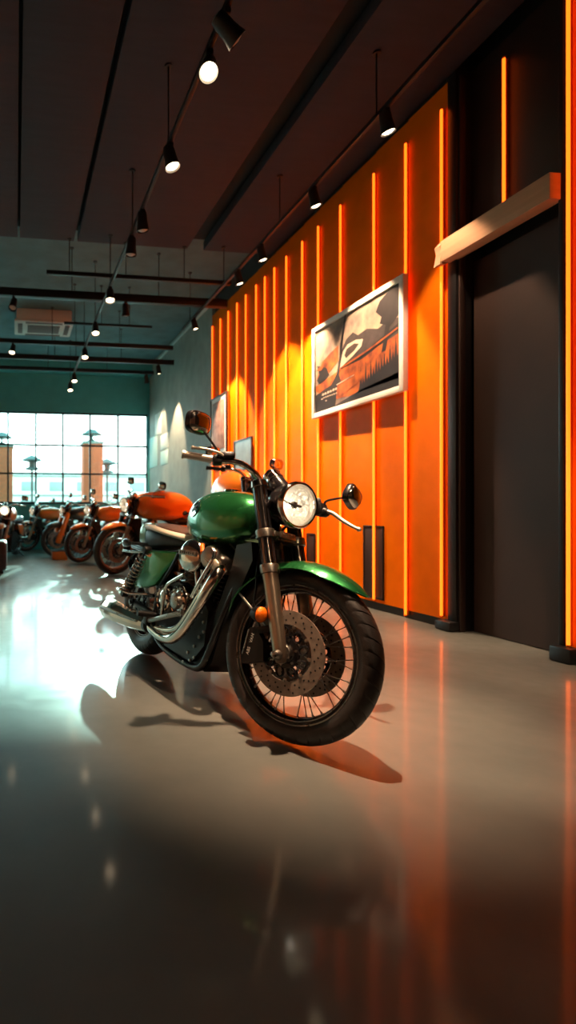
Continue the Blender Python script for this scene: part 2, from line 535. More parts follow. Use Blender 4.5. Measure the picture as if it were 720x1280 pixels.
def make_wheel(root, name, mx, rf, rr, hw, n_sp, fine, rim_mat, discs=(), disc_r=(0.115, 0.172), lip=True):
    k_ = rr / 0.2646
    rp = [(.262, -.045), (.2665, -.041), (.250, -.036), (.243, -.02), (.238, 0), (.243, .02), (.25, .036), (.2665, .041), (.262, .045),
          (.246, .043), (.238, .03), (.231, .0), (.238, -.03), (.246, -.043)]
    ws = hw / 0.064
    rp = [(a * k_, b * ws) for a, b in rp]
    nseg = 72 if fine else 36
    w = MB().lathe(rp, axis=(0, 1, 0), n=nseg, closed=True).build(name, rim_mat, root, mx)
    # tyre
    def rad(t):
        return rr - .003 + (rf - rr + .003) * t
    tp = [(rad(0), -.70), (rad(.10), -.86), (rad(.32), -.985), (rad(.55), -1.0), (rad(.74), -.88), (rad(.88), -.64), (rad(.97), -.32), (rf, 0)]
    tp = tp + [(a, -b) for a, b in tp[-2::-1]]
    tp = [(a, b * hw) for a, b in tp]
    t = MB()
    if fine:
        ang = []
        ng = 40
        for g in range(ng):
            b0 = 2 * PI * g / ng
            ang += [(b0, 0), (b0 + .006, 1), (b0 + .013, 1), (b0 + .019, 0), (b0 + .07, 0), (b0 + .115, 0)]
        x, y, z = frame_from((0, 1, 0))
        rings = []
        for (a, dip) in ang:
            ring = []
            for (r_, h) in tp:
                u = abs(h) / hw
                aa = a + u * 0.10 * (1 if h > 0 else -1)
                rr_ = r_ - (0.004 if dip and 0.12 < u < 0.9 and r_ > rad(.6) else 0)
                ring.append(z * h + x * (rr_ * math.cos(aa)) + y * (rr_ * math.sin(aa)))
            rings.append(ring)
        n = len(tp)
        m_ = len(rings)
        fs = []
        for i in range(m_):
            j = (i + 1) % m_
            for q in range(n - 1):
                fs.append((i * n + q, i * n + q + 1, j * n + q + 1, j * n + q))
        t.add([v for r_ in rings for v in r_], fs)
    else:
        t.lathe(tp, axis=(0, 1, 0), n=nseg)
        t.f = [f for f in t.f if len(f) == 4]
        t.mi = [0] * len(t.f)
    t.build('tire', M['tire'], w)
    if lip:
        l = MB()
        for sgn in (-1, 1):
            for (r0, h0, q) in ((.2615, .0465, .0032), (.247, .044, .0022)):
                prof = [(r0 * k_ + q * math.cos(2 * PI * k / 8), sgn * h0 * ws + q * math.sin(2 * PI * k / 8)) for k in range(8)]
                l.lathe(prof, axis=(0, 1, 0), n=nseg, closed=True)
        l.build('rim_lip', M['steel'], w)
    h = MB().lathe([(.012, -.075), (.030, -.070), (.034, -.055), (.052, -.046), (.052, -.038), (.030, -.030), (.027, 0), (.030, .030), (.052, .038), (.052, .046), (.034, .055), (.030, .070), (.012, .075)], axis=(0, 1, 0), n=28)
    h.build('hub', M['steel'] if fine else M['satin'], w)
    # spokes
    per = n_sp // 4
    for q, (sd, ld) in enumerate(((-1, 1), (-1, -1), (1, 1), (1, -1))):
        a0 = ld * 0.55
        p0 = Vector((math.sin(a0) * .050, sd * .042, math.cos(a0) * .050))
        p1 = Vector((0, sd * .012, .238 * k_))
        sm = MB().tube([p0, p0 * .5 + p1 * .5, p1], .0024 if fine else .004, 6)
        sm.lathe([(.0045, -.012), (.0045, .006)], o=p1, axis=p1 - p0, n=6)
        me = sm.mesh('spoke', M['steel'] if fine else M['dark_chrome'])
        for k in range(per):
            o = bpy.data.objects.new('spoke', me)
            C.objects.link(o)
            o.parent = w
            o.matrix_local = Matrix.Rotation(2 * PI * (k + q * 0.25) / per, 4, 'Y')
    for sd in discs:
        d = MB()
        r0, r1 = disc_r
        hh = sd * .072
        d.lathe([(r0, hh - .0025), (r1, hh - .0025), (r1, hh + .0025), (r0, hh + .0025)], axis=(0, 1, 0), n=64, closed=True)
        if fine:
            d.m = 1
            for k in range(54):
                a = 2 * PI * k / 54
                r_ = r0 + (r1 - r0) * (.28, .52, .76)[k % 3]
                d.lathe([(.0042, -.0033), (.0042, .0033)], o=(r_ * math.cos(a), hh, r_ * math.sin(a)), axis=(0, 1, 0), n=8)
        dd = d.build('brake_disc', [M['disc'], M['hole']], w)
        cmb = MB()
        cmb.lathe([(.098, hh - .003), (r0 - .003, hh - .003), (r0 - .003, hh + .003), (.098, hh + .003)], axis=(0, 1, 0), n=40, closed=True)
        cmb.lathe([(.040, hh - .005), (.062, hh - .005), (.062, hh + .005), (.040, hh + .005)], axis=(0, 1, 0), n=32, closed=True)
        for k in range(9):
            a = 2 * PI * k / 9
            c_ = Vector((.081 * math.cos(a), hh, .081 * math.sin(a)))
            ra, ta = Vector((math.cos(a + .4), 0, math.sin(a + .4))), Vector((-math.sin(a + .4), 0, math.cos(a + .4)))
            cmb.tube([c_ + ra * (.023 * math.cos(u)) + ta * (.016 * math.sin(u)) for u in [2 * PI * i / 14 for i in range(14)]], .0048, 6, closed=True)
        cmb.build('disc_carrier', M['black'], w)
        if fine:
            for k in range(9):
                a = 2 * PI * (k + .5) / 9
                MB().lathe([(.003, -.006), (.008, -.005), (.008, .005), (.003, .006)], o=(.108 * math.cos(a), hh, .108 * math.sin(a)), axis=(0, 1, 0), n=12).build('disc_bolt', M['steel'], w)
            for k in range(6):
                a = 2 * PI * k / 6
                MB().lathe([(.006, -.009), (.006, .009)], o=(.051 * math.cos(a), hh, .051 * math.sin(a)), axis=(0, 1, 0), n=6).build('hub_bolt', M['steel'], w)
    return w


TANK_X = [.50, .53, .58, .66, .76, .88, 1.00, 1.09, 1.15, 1.175]
TANK_T = [.915, .955, .998, 1.035, 1.053, 1.055, 1.045, 1.025, .985, .93]
TANK_B = [.885, .845, .812, .785, .770, .764, .775, .795, .84, .90]
TANK_W = [.012, .060, .096, .130, .152, .160, .152, .128, .082, .02]


def tank_ring(x, off=0.0, n=36):
    w, b, t = (interp(TANK_X, q, x) for q in (TANK_W, TANK_B, TANK_T))
    return sring(x, w + off, b - off, t + off, n, 0.62, 0.40, 0.88)


def make_bike(label, o):
    """cruiser: x forward, y left, z up, rear tyre on the origin. o: paint etc."""
    hero = o.get('hero', False)
    paint = M[o.get('paint', 'green')]
    pale = M[o.get('pale', 'green_pale')]
    steer = R(o.get('steer', 17.76))
    root = bpy.data.objects.new('motorcycle', None)
    C.objects.link(root)
    root.empty_display_size = 0.2
    tag(root, label, 'motorcycle', 'motorcycles in the showroom')
    W_, RF, RAKE, E_ = 1.4437, .3560, R(19.29), .036
    ax = Vector((-math.sin(RAKE), 0, math.cos(RAKE)))
    fw = Vector((math.cos(RAKE), 0, math.sin(RAKE)))
    yl = Vector((0, 1, 0))
    Q = Vector((W_, 0, RF)) - fw * E_
    f_ = fw * math.cos(steer) + yl * math.sin(steer)
    l_ = yl * math.cos(steer) - fw * math.sin(steer)
    SM = Matrix(((f_.x, l_.x, ax.x, Q.x), (f_.y, l_.y, ax.y, Q.y), (f_.z, l_.z, ax.z, Q.z), (0, 0, 0, 1)))
    HF = Vector((math.cos(RAKE), 0, -math.sin(RAKE)))   # level forward, in the steered frame
    HU = Vector((math.sin(RAKE), 0, math.cos(RAKE)))    # level up
    fine = hero
    rim = M['black'] if not o.get('copper_wheels') else M['copper']

    # ---- wheels
    make_wheel(root, 'front_wheel', SM @ Matrix.Translation((E_, 0, 0)), RF, .284, .047, 36 if hero else 16, fine, rim, discs=(-1, 1), lip=hero or True)
    make_wheel(root, 'rear_wheel', Matrix.Translation((0, 0, .335)), .335, .225, .078, 32 if hero else 16, fine, rim, discs=(-1,), disc_r=(.10, .135))

    # ---- fork
    FT = E_
    for sd in (-1, 1):
        y = sd * .1132
        leg = MB().lathe([(.010, -.045), (.020, -.040), (.026, -.02), (.0285, .03), (.031, .15), (.033, .31), (.034, .325)], o=(FT, y, 0), n=28)
        lg = leg.build('fork_leg', M['fork_bronze'], root, SM)
        MB().lathe([(.034, .322), (.0395, .325), (.0405, .333), (.0405, .355), (.0385, .362), (.030, .364)], o=(FT, y, 0), n=28).build('fork_collar', M['steel'], lg, Matrix())
        tb = MB().lathe([(.0285, .36), (.0285, .735)], o=(FT, y, 0), n=28)
        MBt = tb.build('fork_tube', M['dark_chrome'], root, SM)
        r = MB()
        for k in range(10):
            a = 2 * PI * k / 10
            r.tube([(FT + .0285 * math.cos(a), y + .0285 * math.sin(a), .37), (FT + .0285 * math.cos(a), y + .0285 * math.sin(a), .725)], .0028, 6)
        r.build('tube_ribs', M['black'], MBt, Matrix())
        ab = MB()
        ab.lathe([(.010, -.030), (.020, -.028), (.022, -.02), (.022, .02), (.014, .034)], o=(FT, sd * .118, -.012), axis=(0, sd, 0), n=20)
        ab.lathe([(.006, .030), (.013, .032), (.013, .042), (.007, .046)], o=(FT, sd * .118, -.012), axis=(0, sd, 0), n=6)
        ab.lathe([(.03, -.012), (.034, -.006), (.034, .006), (.03, .012)], o=(FT, sd * .082, 0), axis=(0, sd, 0), n=24)
        ab.build('axle_cap', M['steel'], lg, Matrix())
    MB().tube([(FT, -.12, 0), (FT, .12, 0)], .011, 12).build('front_axle', M['steel'], root, SM)
    if o.get('fork_cover'):
        for sd in (-1, 1):
            MB().lathe([(.040, -.06), (.058, -.05), (.062, .10), (.060, .45), (.050, .60), (.034, .62)], o=(FT, sd * .1132, 0), n=20).build('fork_cover', M[o['fork_cover']], root, SM)
    # yokes
    yk = MB()
    for sd in (-1, 1):
        yk.lathe([(.030, -.02), (.0395, -.018), (.0405, -.012), (.0405, .012), (.0395, .018), (.030, .02)], o=(FT, sd * .1132, .500), n=28)
    yk.box((.030, 0, .500), (.045, .17, .030), .008)
    yk.box((.072, -.035, .497), (.014, .13, .028), .005)
    yk.build('lower_yoke', M['steel'], root, SM)
    if hero:
        npl = MB().box((.088, -.025, .494), (.010, .105, .030), .004).build('name_plate', M['fork_bronze'], root, SM)
        rb = MB()
        for k in range(9):
            rb.box((.094, -.067 + k * .0105, .494), (.003, .006, .010 + .006 * (k % 2)), .001)
        rb.build('plate_relief', M['steel'], npl, Matrix())
    uy = MB()
    for sd in (-1, 1):
        uy.lathe([(.012, .026), (.024, .022), (.033, .014), (.035, -.012), (.030, -.016)], o=(FT, sd * .1132, .735), n=24)
    uy.box((.022, 0, .730), (.06, .19, .024), .009)
    uy.build('upper_yoke', M['dark_chrome'], root, SM)
    MB().lathe([(.030, .40), (.034, .42), (.034, .72), (.028, .74)], o=(-.0, 0, 0), n=20).build('steering_stem', M['satin'], root, SM)

    # ---- front fender (shell round the wheel, steered)
    outer, inner = [], []
    a0, a1 = R(-58), R(62)
    NA, NB = 34, 12
    for i in range(NA + 1):
        t = i / NA
        a = a0 + (a1 - a0) * t
        tip = min(1, t / .16) ** .5 if t < .16 else (min(1, (1 - t) / .20) ** .55 if t > .80 else 1)
        tip = max(tip, .12)
        hw = .088 * tip
        ro, ri = [], []
        for k in range(NB + 1):
            u = -1 + 2 * k / NB
            drop = .042 * abs(u) ** 2.4 * tip
            rad = .388 - drop
            b = u * hw
            ro.append(Vector((E_ + rad * math.sin(a), b, rad * math.cos(a))))
            ri.append(Vector((E_ + (rad - .004) * math.sin(a), b * .965, (rad - .004) * math.cos(a))))
        outer.append(ro)
        inner.append(ri)
    ff = MB().shell(outer, inner).build('front_fender', paint, root, SM, 60)
    fb = MB()
    for sd in (-1, 1):
        fb.tube([(FT, sd * .100, .30), (FT - .02, sd * .092, .335), (FT - .02, sd * .083, .352)], .006, 8)
        fb.tube([(FT - .02, sd * .100, .06), (FT - .10, sd * .094, .16), (FT - .205, sd * .075, .285)], .005, 8)
    fb.build('fender_stay', M['steel'], ff, Matrix())

    # ---- brake calipers
    for sd in (-1, 1):
        cp = MB()
        cp.prism([(-.165, -.03), (-.055, -.03), (-.045, .05), (-.075, .115), (-.105, .115), (-.165, -.005)], .060, .106, X=(1, 0, 0), Y=(0, 0, 1), Z=(0, sd, 0), o=(.0, 0, 0))
        cp.box((-.05, sd * .098, .10), (.09, .016, .03), .005)
        c_ = cp.build('brake_caliper', M['satin'], root, SM)
        if hero and sd < 0:
            ed = MB().tube([(-.155, -.108, .01), (-.108, -.108, .108)], .0032, 8)
            ed.build('caliper_edge', M['steel'], c_, Matrix())
            for txt, cx, cz in (('VAN', -.098, .070), ('ABS', -.124, .020)):
                d1 = Vector((.45, 0, .89)).normalized()
                z = Vector((0, -1, 0))
                y = z.cross(d1)
                mx = Matrix(((d1.x, y.x, z.x, cx), (d1.y, y.y, z.y, -.1072), (d1.z, y.z, z.z, cz), (0, 0, 0, 1)))
                lettering(txt, 'caliper_lettering', .020, M['white_mark'], c_, mx)
        hs = MB().tube(spline([(-.06, sd * .09, .10), (-.075, sd * .10, .20), (-.05, sd * .105, .28), (-.045, sd * .09, .36), (-.03, sd * .06, .48)]), .0045, 8)
        hs.build('brake_hose', M['satin'], root, SM)

    # ---- front turn signals
    for sd in (-1, 1):
        p = Vector((-.012, sd * .150, .155))
        tsg = MB()
        tsg.lathe([(.006, -.040), (.022, -.034), (.030, -.018), (.034, -.004), (.0345, .002)], o=p, axis=HF, n=24)
        tsg.tube([p - HF * .02, Vector((FT - .01, sd * .118, .165))], .007, 8)
        tsg_o = tsg.build('turn_signal', M['satin'], root, SM)
        MB().lathe([(.0335, .0), (.033, .010), (.026, .020), (.014, .026), (.001, .028)], o=p, axis=HF, n=24).build('amber_lens', M['amber'], tsg_o, Matrix())

    # ---- headlight
    hc = Vector((.150, -.020 if hero else 0, .622))
    ya = R(13) if hero else 0
    HD = HF * math.cos(ya) - yl * math.sin(ya)
    HS = yl * math.cos(ya) + HF * math.sin(ya)
    hl = MB().lathe([(.02, -.135), (.05, -.128), (.078, -.105), (.092, -.07), (.098, -.03), (.100, .0)], o=hc, axis=HD, n=48)
    hl.f = hl.f[:-1]
    hl.mi = hl.mi[:-1]
    for sd in (-1, 1):
        hl.tube([hc + HS * (sd * .098) - HD * .05, Vector((FT, sd * .1132, .60))], .012, 10)
    hlo = hl.build('headlight', M['black'], root, SM)
    bz = MB().lathe([(.088, .004), (.091, -.012), (.101, -.014), (.1055, -.002), (.1045, .012), (.098, .020), (.091, .018), (.088, .010)], o=hc, axis=HD, n=56, closed=True)
    bz.build('headlight_bezel', M['chrome'], hlo, Matrix())
    rf = MB().lathe([(.089, .006), (.082, -.022), (.066, -.050), (.044, -.070), (.018, -.080), (.002, -.082)], o=hc, axis=HD, n=48)
    del rf.f[-2]
    del rf.mi[-2]
    rf.build('reflector', M['reflector'], hlo, Matrix())
    bb = MB()
    bb.ball(hc - HD * .045, .013, 14, 8)
    bb.build('headlight_bulb', M['head_bulb'], hlo, Matrix())
    br = MB()
    br.box(hc - HD * .012, (.008, .075, .012), .005, rot=Matrix((HD, HS, HU)).transposed())
    br.lathe([(.010, -.028), (.016, -.024), (.015, -.012), (.004, -.008)], o=hc, axis=HD, n=20)
    for sd in (-1, 1):
        br.tube([hc - HD * .030 + HS * (sd * .012) , hc - HD * .050 + HS * (sd * .045) + HU * .02], .003, 6)
    br.build('bulb_shield', M['steel'], hlo, Matrix())
    MB().lathe([(.0895, .006), (.085, .016), (.065, .026), (.035, .032), (.001, .034)], o=hc, axis=HD, n=40).build('headlight_lens', M['lens'], hlo, Matrix())

    # ---- gauge
    g0, g1 = Vector((.028, 0, .815)), Vector((.085, 0, .715))
    gz = (g0 - g1).normalized()
    gg = MB().lathe([(.020, -.022), (.034, -.012), (.037, .01), (.037, .095), (.034, .1)], o=g1, axis=gz, n=32).build('gauge', M['black'], root, SM)
    MB().lathe([(.0375, .072), (.0405, .074), (.0405, .082), (.0385, .085), (.0385, .100), (.041, .103), (.041, .114), (.036, .122), (.026, .125), (.001, .126)], o=g1, axis=gz, n=32).build('gauge_cap', M['chrome'], gg, Matrix())

    # ---- handlebar
    right = [(.02, -.035, .742), (.018, -.065, .76), (.026, -.125, .797), (.006, -.19, .832), (-.035, -.245, .845), (-.075, -.285, .856), (-.169, -.38, .894)]
    left = [(.02, .035, .742), (.018, .065, .76), (.030, .125, .775), (.060, .19, .765), (.075, .25, .735), (.060, .30, .728), (.0, .41, .75)]
    if not hero:
        left = [(a, -b, c) for a, b, c in right]
    hb = MB()
    hb.tube(spline(right[:6][::-1] + left[:6]), .0135, 12)
    for sd in (-1, 1):
        hb.lathe([(.022, .0), (.022, .02), (.016, .03)], o=(.02, sd * .05, .735), axis=(0, 0, 1), n=16)
    hb.build('handlebar', M['chrome'], root, SM)
    for pts in (right, left):
        a, b = Vector(pts[5]), Vector(pts[6])
        d = (b - a).normalized()
        gp = MB().tube([a, a + d * .012, a + d * .016, b - d * .012, b - d * .010, b], [.0185, .0185, .0172, .0172, .0205, .0205], 16)
        gp.build('grip', M['grip'] if hero else M['satin'], root, SM)
        gp_up = HU * .030 + HF * .030
        # switch block
        sw = MB().box(a - d * .022, (.048, .044, .040), .009, rot=Matrix.Rotation(math.atan2(d.y, d.x) - PI / 2, 3, 'Z'))
        sw.build('switch_block', M['satin'], root, SM)
    # right: master cylinder + lever
    a = Vector(right[5])
    d = (Vector(right[6]) - a).normalized()
    mc = MB().box(a - d * .045 + HU * .026 + HF * .016, (.036, .082, .026), .007, rot=Matrix.Rotation(math.atan2(d.y, d.x) - PI / 2, 3, 'Z'))
    mco = mc.build('master_cylinder', M['black'], root, SM)
    mk = MB()
    for k in range(6):
        mk.box(a - d * (.013 + k * .010) + HU * .0395 + HF * .016, (.012, .005, .003), .001)
    mk.build('cylinder_marks', M['steel'], mco, Matrix())
    lv = spline([a - d * .02 + HF * .035 + HU * .020, a + d * .02 + HF * .046 + HU * .030, a + d * .07 + HF * .046 + HU * .034, a + d * .125 + HF * .040 + HU * .032])
    L = MB().tube(lv, [.008, .0075, .0065, .0065, .0075], 10)
    L.ball(lv[-1], .0095, 12, 8)
    L.build('brake_lever', M['grip'], root, SM)
    # left: lever hangs low and forward
    if hero:
        lp = spline([(.105, .275, .672), (.135, .295, .655), (.175, .305, .607), (.215, .305, .568), (.240, .305, .548)])
        cb = MB()
        cb.box((.085, .285, .685), (.05, .06, .062), .014)
        cb.lathe([(.020, -.02), (.024, -.01), (.024, .012), (.018, .02)], o=(.100, .285, .668), axis=HF, n=18)
        cb.build('clutch_housing', M['satin'], root, SM)
    else:
        a = Vector(left[5])
        d = (Vector(left[6]) - a).normalized()
        lp = spline([a - d * .02 + HF * .035, a + d * .02 + HF * .05, a + d * .10 + HF * .046, a + d * .165 + HF * .04])
    L = MB().tube(lp, [.009, .010, .0095, .008, .007], 10)
    L.ball(lp[-1], .011, 12, 8)
    L.build('clutch_lever', M['grip'], root, SM)
    # mirrors
    def mirror(c, base, mid, w_, h_, tilt):
        c = Vector(c)
        st = MB().tube(spline([base, mid, c - HF * .012]), .0052, 8)
        sto = st.build('mirror_stem', M['black'], root, SM)
        ct, sn = math.cos(tilt), math.sin(tilt)
        X = Vector((0, 1, 0)) * ct + HU * sn
        Y = HU * ct - Vector((0, 1, 0)) * sn
        hs = MB()
        oval_loft(hs, c, X, Y, HF, [(w_ * .93, h_ * .93, -.018), (w_, h_, -.014), (w_ * 1.0, h_ * 1.0, .004), (w_ * .95, h_ * .94, .010)], 32, .62)
        ho = hs.build('mirror', M['black'], root, SM)
        ch = MB()
        oval_loft(ch, c, X, Y, HF, [(w_ * .90, h_ * .88, .009), (w_ * .86, h_ * .84, .016), (w_ * .66, h_ * .62, .026), (w_ * .36, h_ * .34, .032), (w_ * .04, h_ * .04, .034)], 32, .66)
        ch.build('mirror_back', M['chrome'], ho, Matrix())
        gl = MB()
        oval_loft(gl, c, X, Y, HF, [(w_ * .9, h_ * .9, -.0195), (w_ * .9, h_ * .9, -.0175)], 32, .62)
        gl.build('mirror_glass', M['chrome'], ho, Matrix())
    mirror((-.072, -.36, 1.021), (-.05, -.262, .868), (-.055, -.29, .92), .074, .052, R(4))
    if hero:
        mirror((.205, .375, .735), (.105, .285, .705), (.128, .292, .722), .060, .052, R(-28))
    else:
        mirror((-.072, .36, 1.021), (-.05, .262, .868), (-.055, .29, .92), .074, .052, R(-4))

    # ---- tank
    tk = MB()
    xs = [.50 + .675 * (0.5 - 0.5 * math.cos(PI * i / 36)) for i in range(37)]
    tk.loft([tank_ring(x) for x in xs])
    tko = tk.build('fuel_tank', paint, root, None, 70)
    if o.get('tank_scale'):
        tko.matrix_local = Matrix.Translation((1.08, 0, .775)) @ Matrix.Diagonal((*o['tank_scale'], 1)) @ Matrix.Translation((-1.08, 0, -.775))
    MB().lathe([(.040, -.004), (.044, .0), (.043, .008), (.030, .013), (.012, .014), (.001, .014)], o=(.87, 0, 1.054), n=32).build('filler_cap', M['chrome'], tko)
    if hero:
        for sd in (-1, 1):
            def surf(x, k, off):
                r0 = tank_ring(x, off)
                q = r0[int(k)] * (1 - (k % 1)) + r0[(int(k) + 1) % 36] * (k % 1)
                return Vector((q.x, q.y * (1 if sd < 0 else -1), q.z))
            def badge(poly, off, mb):
                # ring index runs 0..36 round the section; 18 is the right side, 9 the top
                out = [surf(x, k, off) for x, k in poly]
                inn = [surf(x, k, .001) for x, k in poly]
                n = len(poly)
                cx, ck = sum(p_[0] for p_ in poly) / n, sum(p_[1] for p_ in poly) / n
                rings = [inn, out]
                for q_ in (.8, .6, .4, .2, .01):
                    rings.append([surf(cx + (x - cx) * q_, ck + (k - ck) * q_, off + .001 * (1 - q_)) for x, k in poly])
                mb.loft(rings)
            shield = [(x_ + .125, k_ + .2) for x_, k_ in ((.560, 15.9), (.575, 14.6), (.60, 13.9), (.635, 14.1), (.665, 14.6), (.680, 15.4), (.668, 16.3), (.640, 16.9), (.605, 17.2), (.575, 16.9))]
            sb_ = MB()
            badge(shield, .006, sb_)
            so = sb_.build('tank_badge', M['chrome'], tko)
            bk = MB()
            badge([(x_ + .125, k_ + .2) for x_, k_ in ((.590, 15.9), (.625, 15.1), (.660, 15.3), (.640, 15.7), (.655, 16.0), (.620, 16.2), (.600, 16.5))], .009, bk)
            badge([(x_ + .125, k_ + .2) for x_, k_ in ((.585, 15.1), (.60, 14.6), (.63, 14.6), (.61, 14.9))], .009, bk)
            bk.build('badge_emblem', M['dark_mark'], so)

    # ---- seat
    SX = [-.01, .02, .07, .16, .28, .42, .54, .63]
    SW = [.035, .085, .125, .150, .155, .135, .108, .085]
    ST = [.835, .858, .868, .868, .856, .836, .822, .815]
    SB = [.735, .715, .705, .705, .712, .722, .732, .742]
    def seat(mb, d0, d1, top_of_top, bot, wadd, x0=-.01, x1=.63, p=.5, N=22):
        rings = []
        for i in range(N + 1):
            x = x0 + (x1 - x0) * i / N
            w = interp(SX, SW, x) + wadd
            e = 1.0
            t = interp(SX, ST, x)
            zb = interp(SX, SB, x) if bot else t - d0
            rings.append(sring(x, max(.004, w), zb, t - d1, 24, p))
        mb.loft(rings)
    s1 = MB()
    seat(s1, 0, .036, False, True, -.006)
    so = s1.build('seat', M['seat_black'], root, None, 60)
    s2 = MB()
    seat(s2, .052, .012, False, False, .004, -.016, .632, .62)
    s2.build('seat_piping', M['cream'] if hero else M['seat_black'], so, None, 60)
    s3 = MB()
    rings = []
    for i in range(19):
        t = i / 18
        x = .045 + .55 * t
        e = max(.1, math.sin(PI * min(1, max(.0, t * 1.0))) ** .42)
        w = max(.01, (interp(SX, SW, x) - .030) * (e if t < .5 else max(e, .0) ** .6))
        z = interp(SX, ST, x)
        rings.append(sring(x, w, z - .03, z + .004 * e, 24, .8))
    s3.loft(rings)
    s3.build('seat_cushion', M['brown'], so, None, 60)
    # tail cowl behind the seat and rear fender
    tc = MB()
    rings = []
    for i in range(13):
        t = i / 12
        x = -.155 + .20 * t
        e = max(.12, math.sin(PI / 2 * min(1, t * 1.5)) ** .6)
        rings.append(sring(x, .112 * e, .715, .72 + .150 * e, 24, .6))
    tc.loft(rings)
    tc.build('tail_cowl', pale, root, None, 60)
    outer, inner = [], []
    for i in range(29):
        t = i / 28
        a = R(-50) + R(112) * t
        tip = max(.3, min(1, (1 - t) / .15) ** .5)
        ro, ri = [], []
        for k in range(11):
            u = -1 + .2 * k
            rad = .378 - .035 * abs(u) ** 2.4
            ro.append(Vector((-rad * math.sin(a), u * .098 * tip, .335 + rad * math.cos(a))))
            ri.append(Vector((-(rad - .004) * math.sin(a), u * .094 * tip, .335 + (rad - .004) * math.cos(a))))
        outer.append(ro)
        inner.append(ri)
    rfd = MB().shell(outer, inner).build('rear_fender', M['black'] if hero else paint, root, None, 60)
    tl = MB().lathe([(.03, -.02), (.036, -.01), (.036, .012), (.026, .02), (.001, .024)], o=(-.335, 0, .56), axis=(-1, 0, .55), n=24)
    tl.build('tail_lamp', M['red_badge'], root)
    for sd in (-1, 1):
        p = Vector((.075, sd * .245, .722))
        q = MB().tube([(.17, sd * .10, .728), p], .010, 10)
        q.lathe([(.010, -.05), (.018, -.042), (.024, -.02), (.026, .008), (.024, .02), (.012, .03), (.004, .034)], o=p, axis=(-1, 0, 0), n=22)
        qo = q.build('turn_signal', M['dark_chrome'] if not hero else M['grey_paint'], root)
        MB().lathe([(.0265, .008), (.027, .018), (.021, .036), (.001, .050)], o=p, axis=(-1, 0, 0), n=22).build('amber_lens', M['chrome'] if hero else M['amber'], qo)
        # grab rail under the signal
        MB().tube([(.27, sd * .20, .680), (.10, sd * .225, .668), (-.03, sd * .225, .668)], .007, 8).build('side_rail', M['chrome'], root)
        # shock absorber
        s0, s1_ = Vector((.275, sd * .188, .692)), Vector((-.045, sd * .178, .385))
        dz = (s0 - s1_).normalized()
        sx, sy, _ = frame_from(dz)
        ln = (s0 - s1_).length
        sh = MB().tube([s1_, s1_ + dz * (ln * .45)], .020, 14)
        sh.tube([s1_ + dz * (ln * .4), s0], .011, 12)
        for e in (s0, s1_):
            sh.lathe([(.022, -.022), (.026, -.015), (.026, .015), (.022, .022)], o=e, axis=(0, 1, 0), n=18)
        sho = sh.build('shock_absorber', M['satin'], root)
        turns = 10
        pts = [s1_ + dz * (.055 + (ln - .10) * i / (turns * 14)) + sx * (.033 * math.cos(2 * PI * i / 14)) + sy * (.033 * math.sin(2 * PI * i / 14)) for i in range(turns * 14 + 1)]
        MB().tube(pts, .0058, 8).build('spring', M['spring'], sho)

    # ---- side covers
    for sd in (-1, 1):
        poly = [(.235, .690), (.43, .700), (.605, .704), (.560, .640), (.485, .560), (.425, .500), (.30, .465), (.075, .440), (.12, .52), (.185, .61)]
        sc = MB()
        n = len(poly)
        def yy(x, z):
            return sd * (.172 + .016 * math.sin(PI * max(0, min(1, (x - .05) / .57))) - .03 * max(0, x - .45) / .15)
        cx, cz = sum(a for a, b in poly) / n, sum(b for a, b in poly) / n
        rings = []
        for (k, off) in ((1.0, -.02), (1.0, -.004), (.975, .002), (.90, .005), (.6, .008), (.2, .010)):
            rings.append([Vector((cx + (a - cx) * k, yy(cx + (a - cx) * k, 0) + sd * off, cz + (b - cz) * k)) for a, b in poly])
        sc.loft(rings)
        sco = sc.build('side_cover', paint, root, None, 50)
        if hero and sd < 0:
            bm_ = MB().prism([(0, 0), (.115, .004), (.112, .036), (-.002, .032)], 0, .004, X=(1, -.03, .0), Y=(0, 0, 1), Z=(0, -1, 0), o=(.245, -.1865, .640))
            bo = bm_.build('cover_badge', M['red_badge'], sco)
            ll = MB()
            for k in range(6):
                ll.box((.262 + k * .016, -.192 - k * .0005, .659), (.009, .002, .016 - .005 * (k % 2)), .001)
            ll.build('badge_lettering', M['amber'], bo)
        gp_ = MB().tube(spline([(.615, sd * .150, .70), (.575, sd * .160, .625), (.49, sd * .165, .535), (.425, sd * .165, .475)]), .009, 8)
        gp_.build('cover_trim', M['satin'], root)

    # ---- frame
    fr = MB()
    for sd in (-1, 1):
        fr.tube(spline([(1.235, sd * .03, .80), (1.16, sd * .075, .68), (1.07, sd * .11, .46), (.985, sd * .125, .25), (.93, sd * .125, .165), (.84, sd * .125, .135), (.60, sd * .125, .140), (.40, sd * .12, .18), (.30, sd * .12, .28)]), .0185, 12)
        fr.tube(spline([(1.235, sd * .02, .86), (1.0, sd * .05, .80), (.70, sd * .08, .765), (.50, sd * .10, .705), (.30, sd * .125, .69), (.08, sd * .13, .69), (-.12, sd * .12, .70)]), .016, 10)
        fr.tube(spline([(.42, sd * .115, .70), (.36, sd * .12, .50), (.32, sd * .12, .28)]), .016, 10)
        fr.tube([(.30, sd * .125, .42), (.05, sd * .145, .40), (-.02, sd * .15, .36)], .010, 8)
        fr.tube([(.36, sd * .13, .54), (.10, sd * .155, .505), (-.02, sd * .158, .40)], .008, 8)
    fr.lathe([(.034, -.11), (.036, -.1), (.036, .1), (.034, .11)], o=Q - fw * 0 + ax * .56, axis=ax, n=20)
    fr.build('frame', M['black'], root)
    sa = MB()
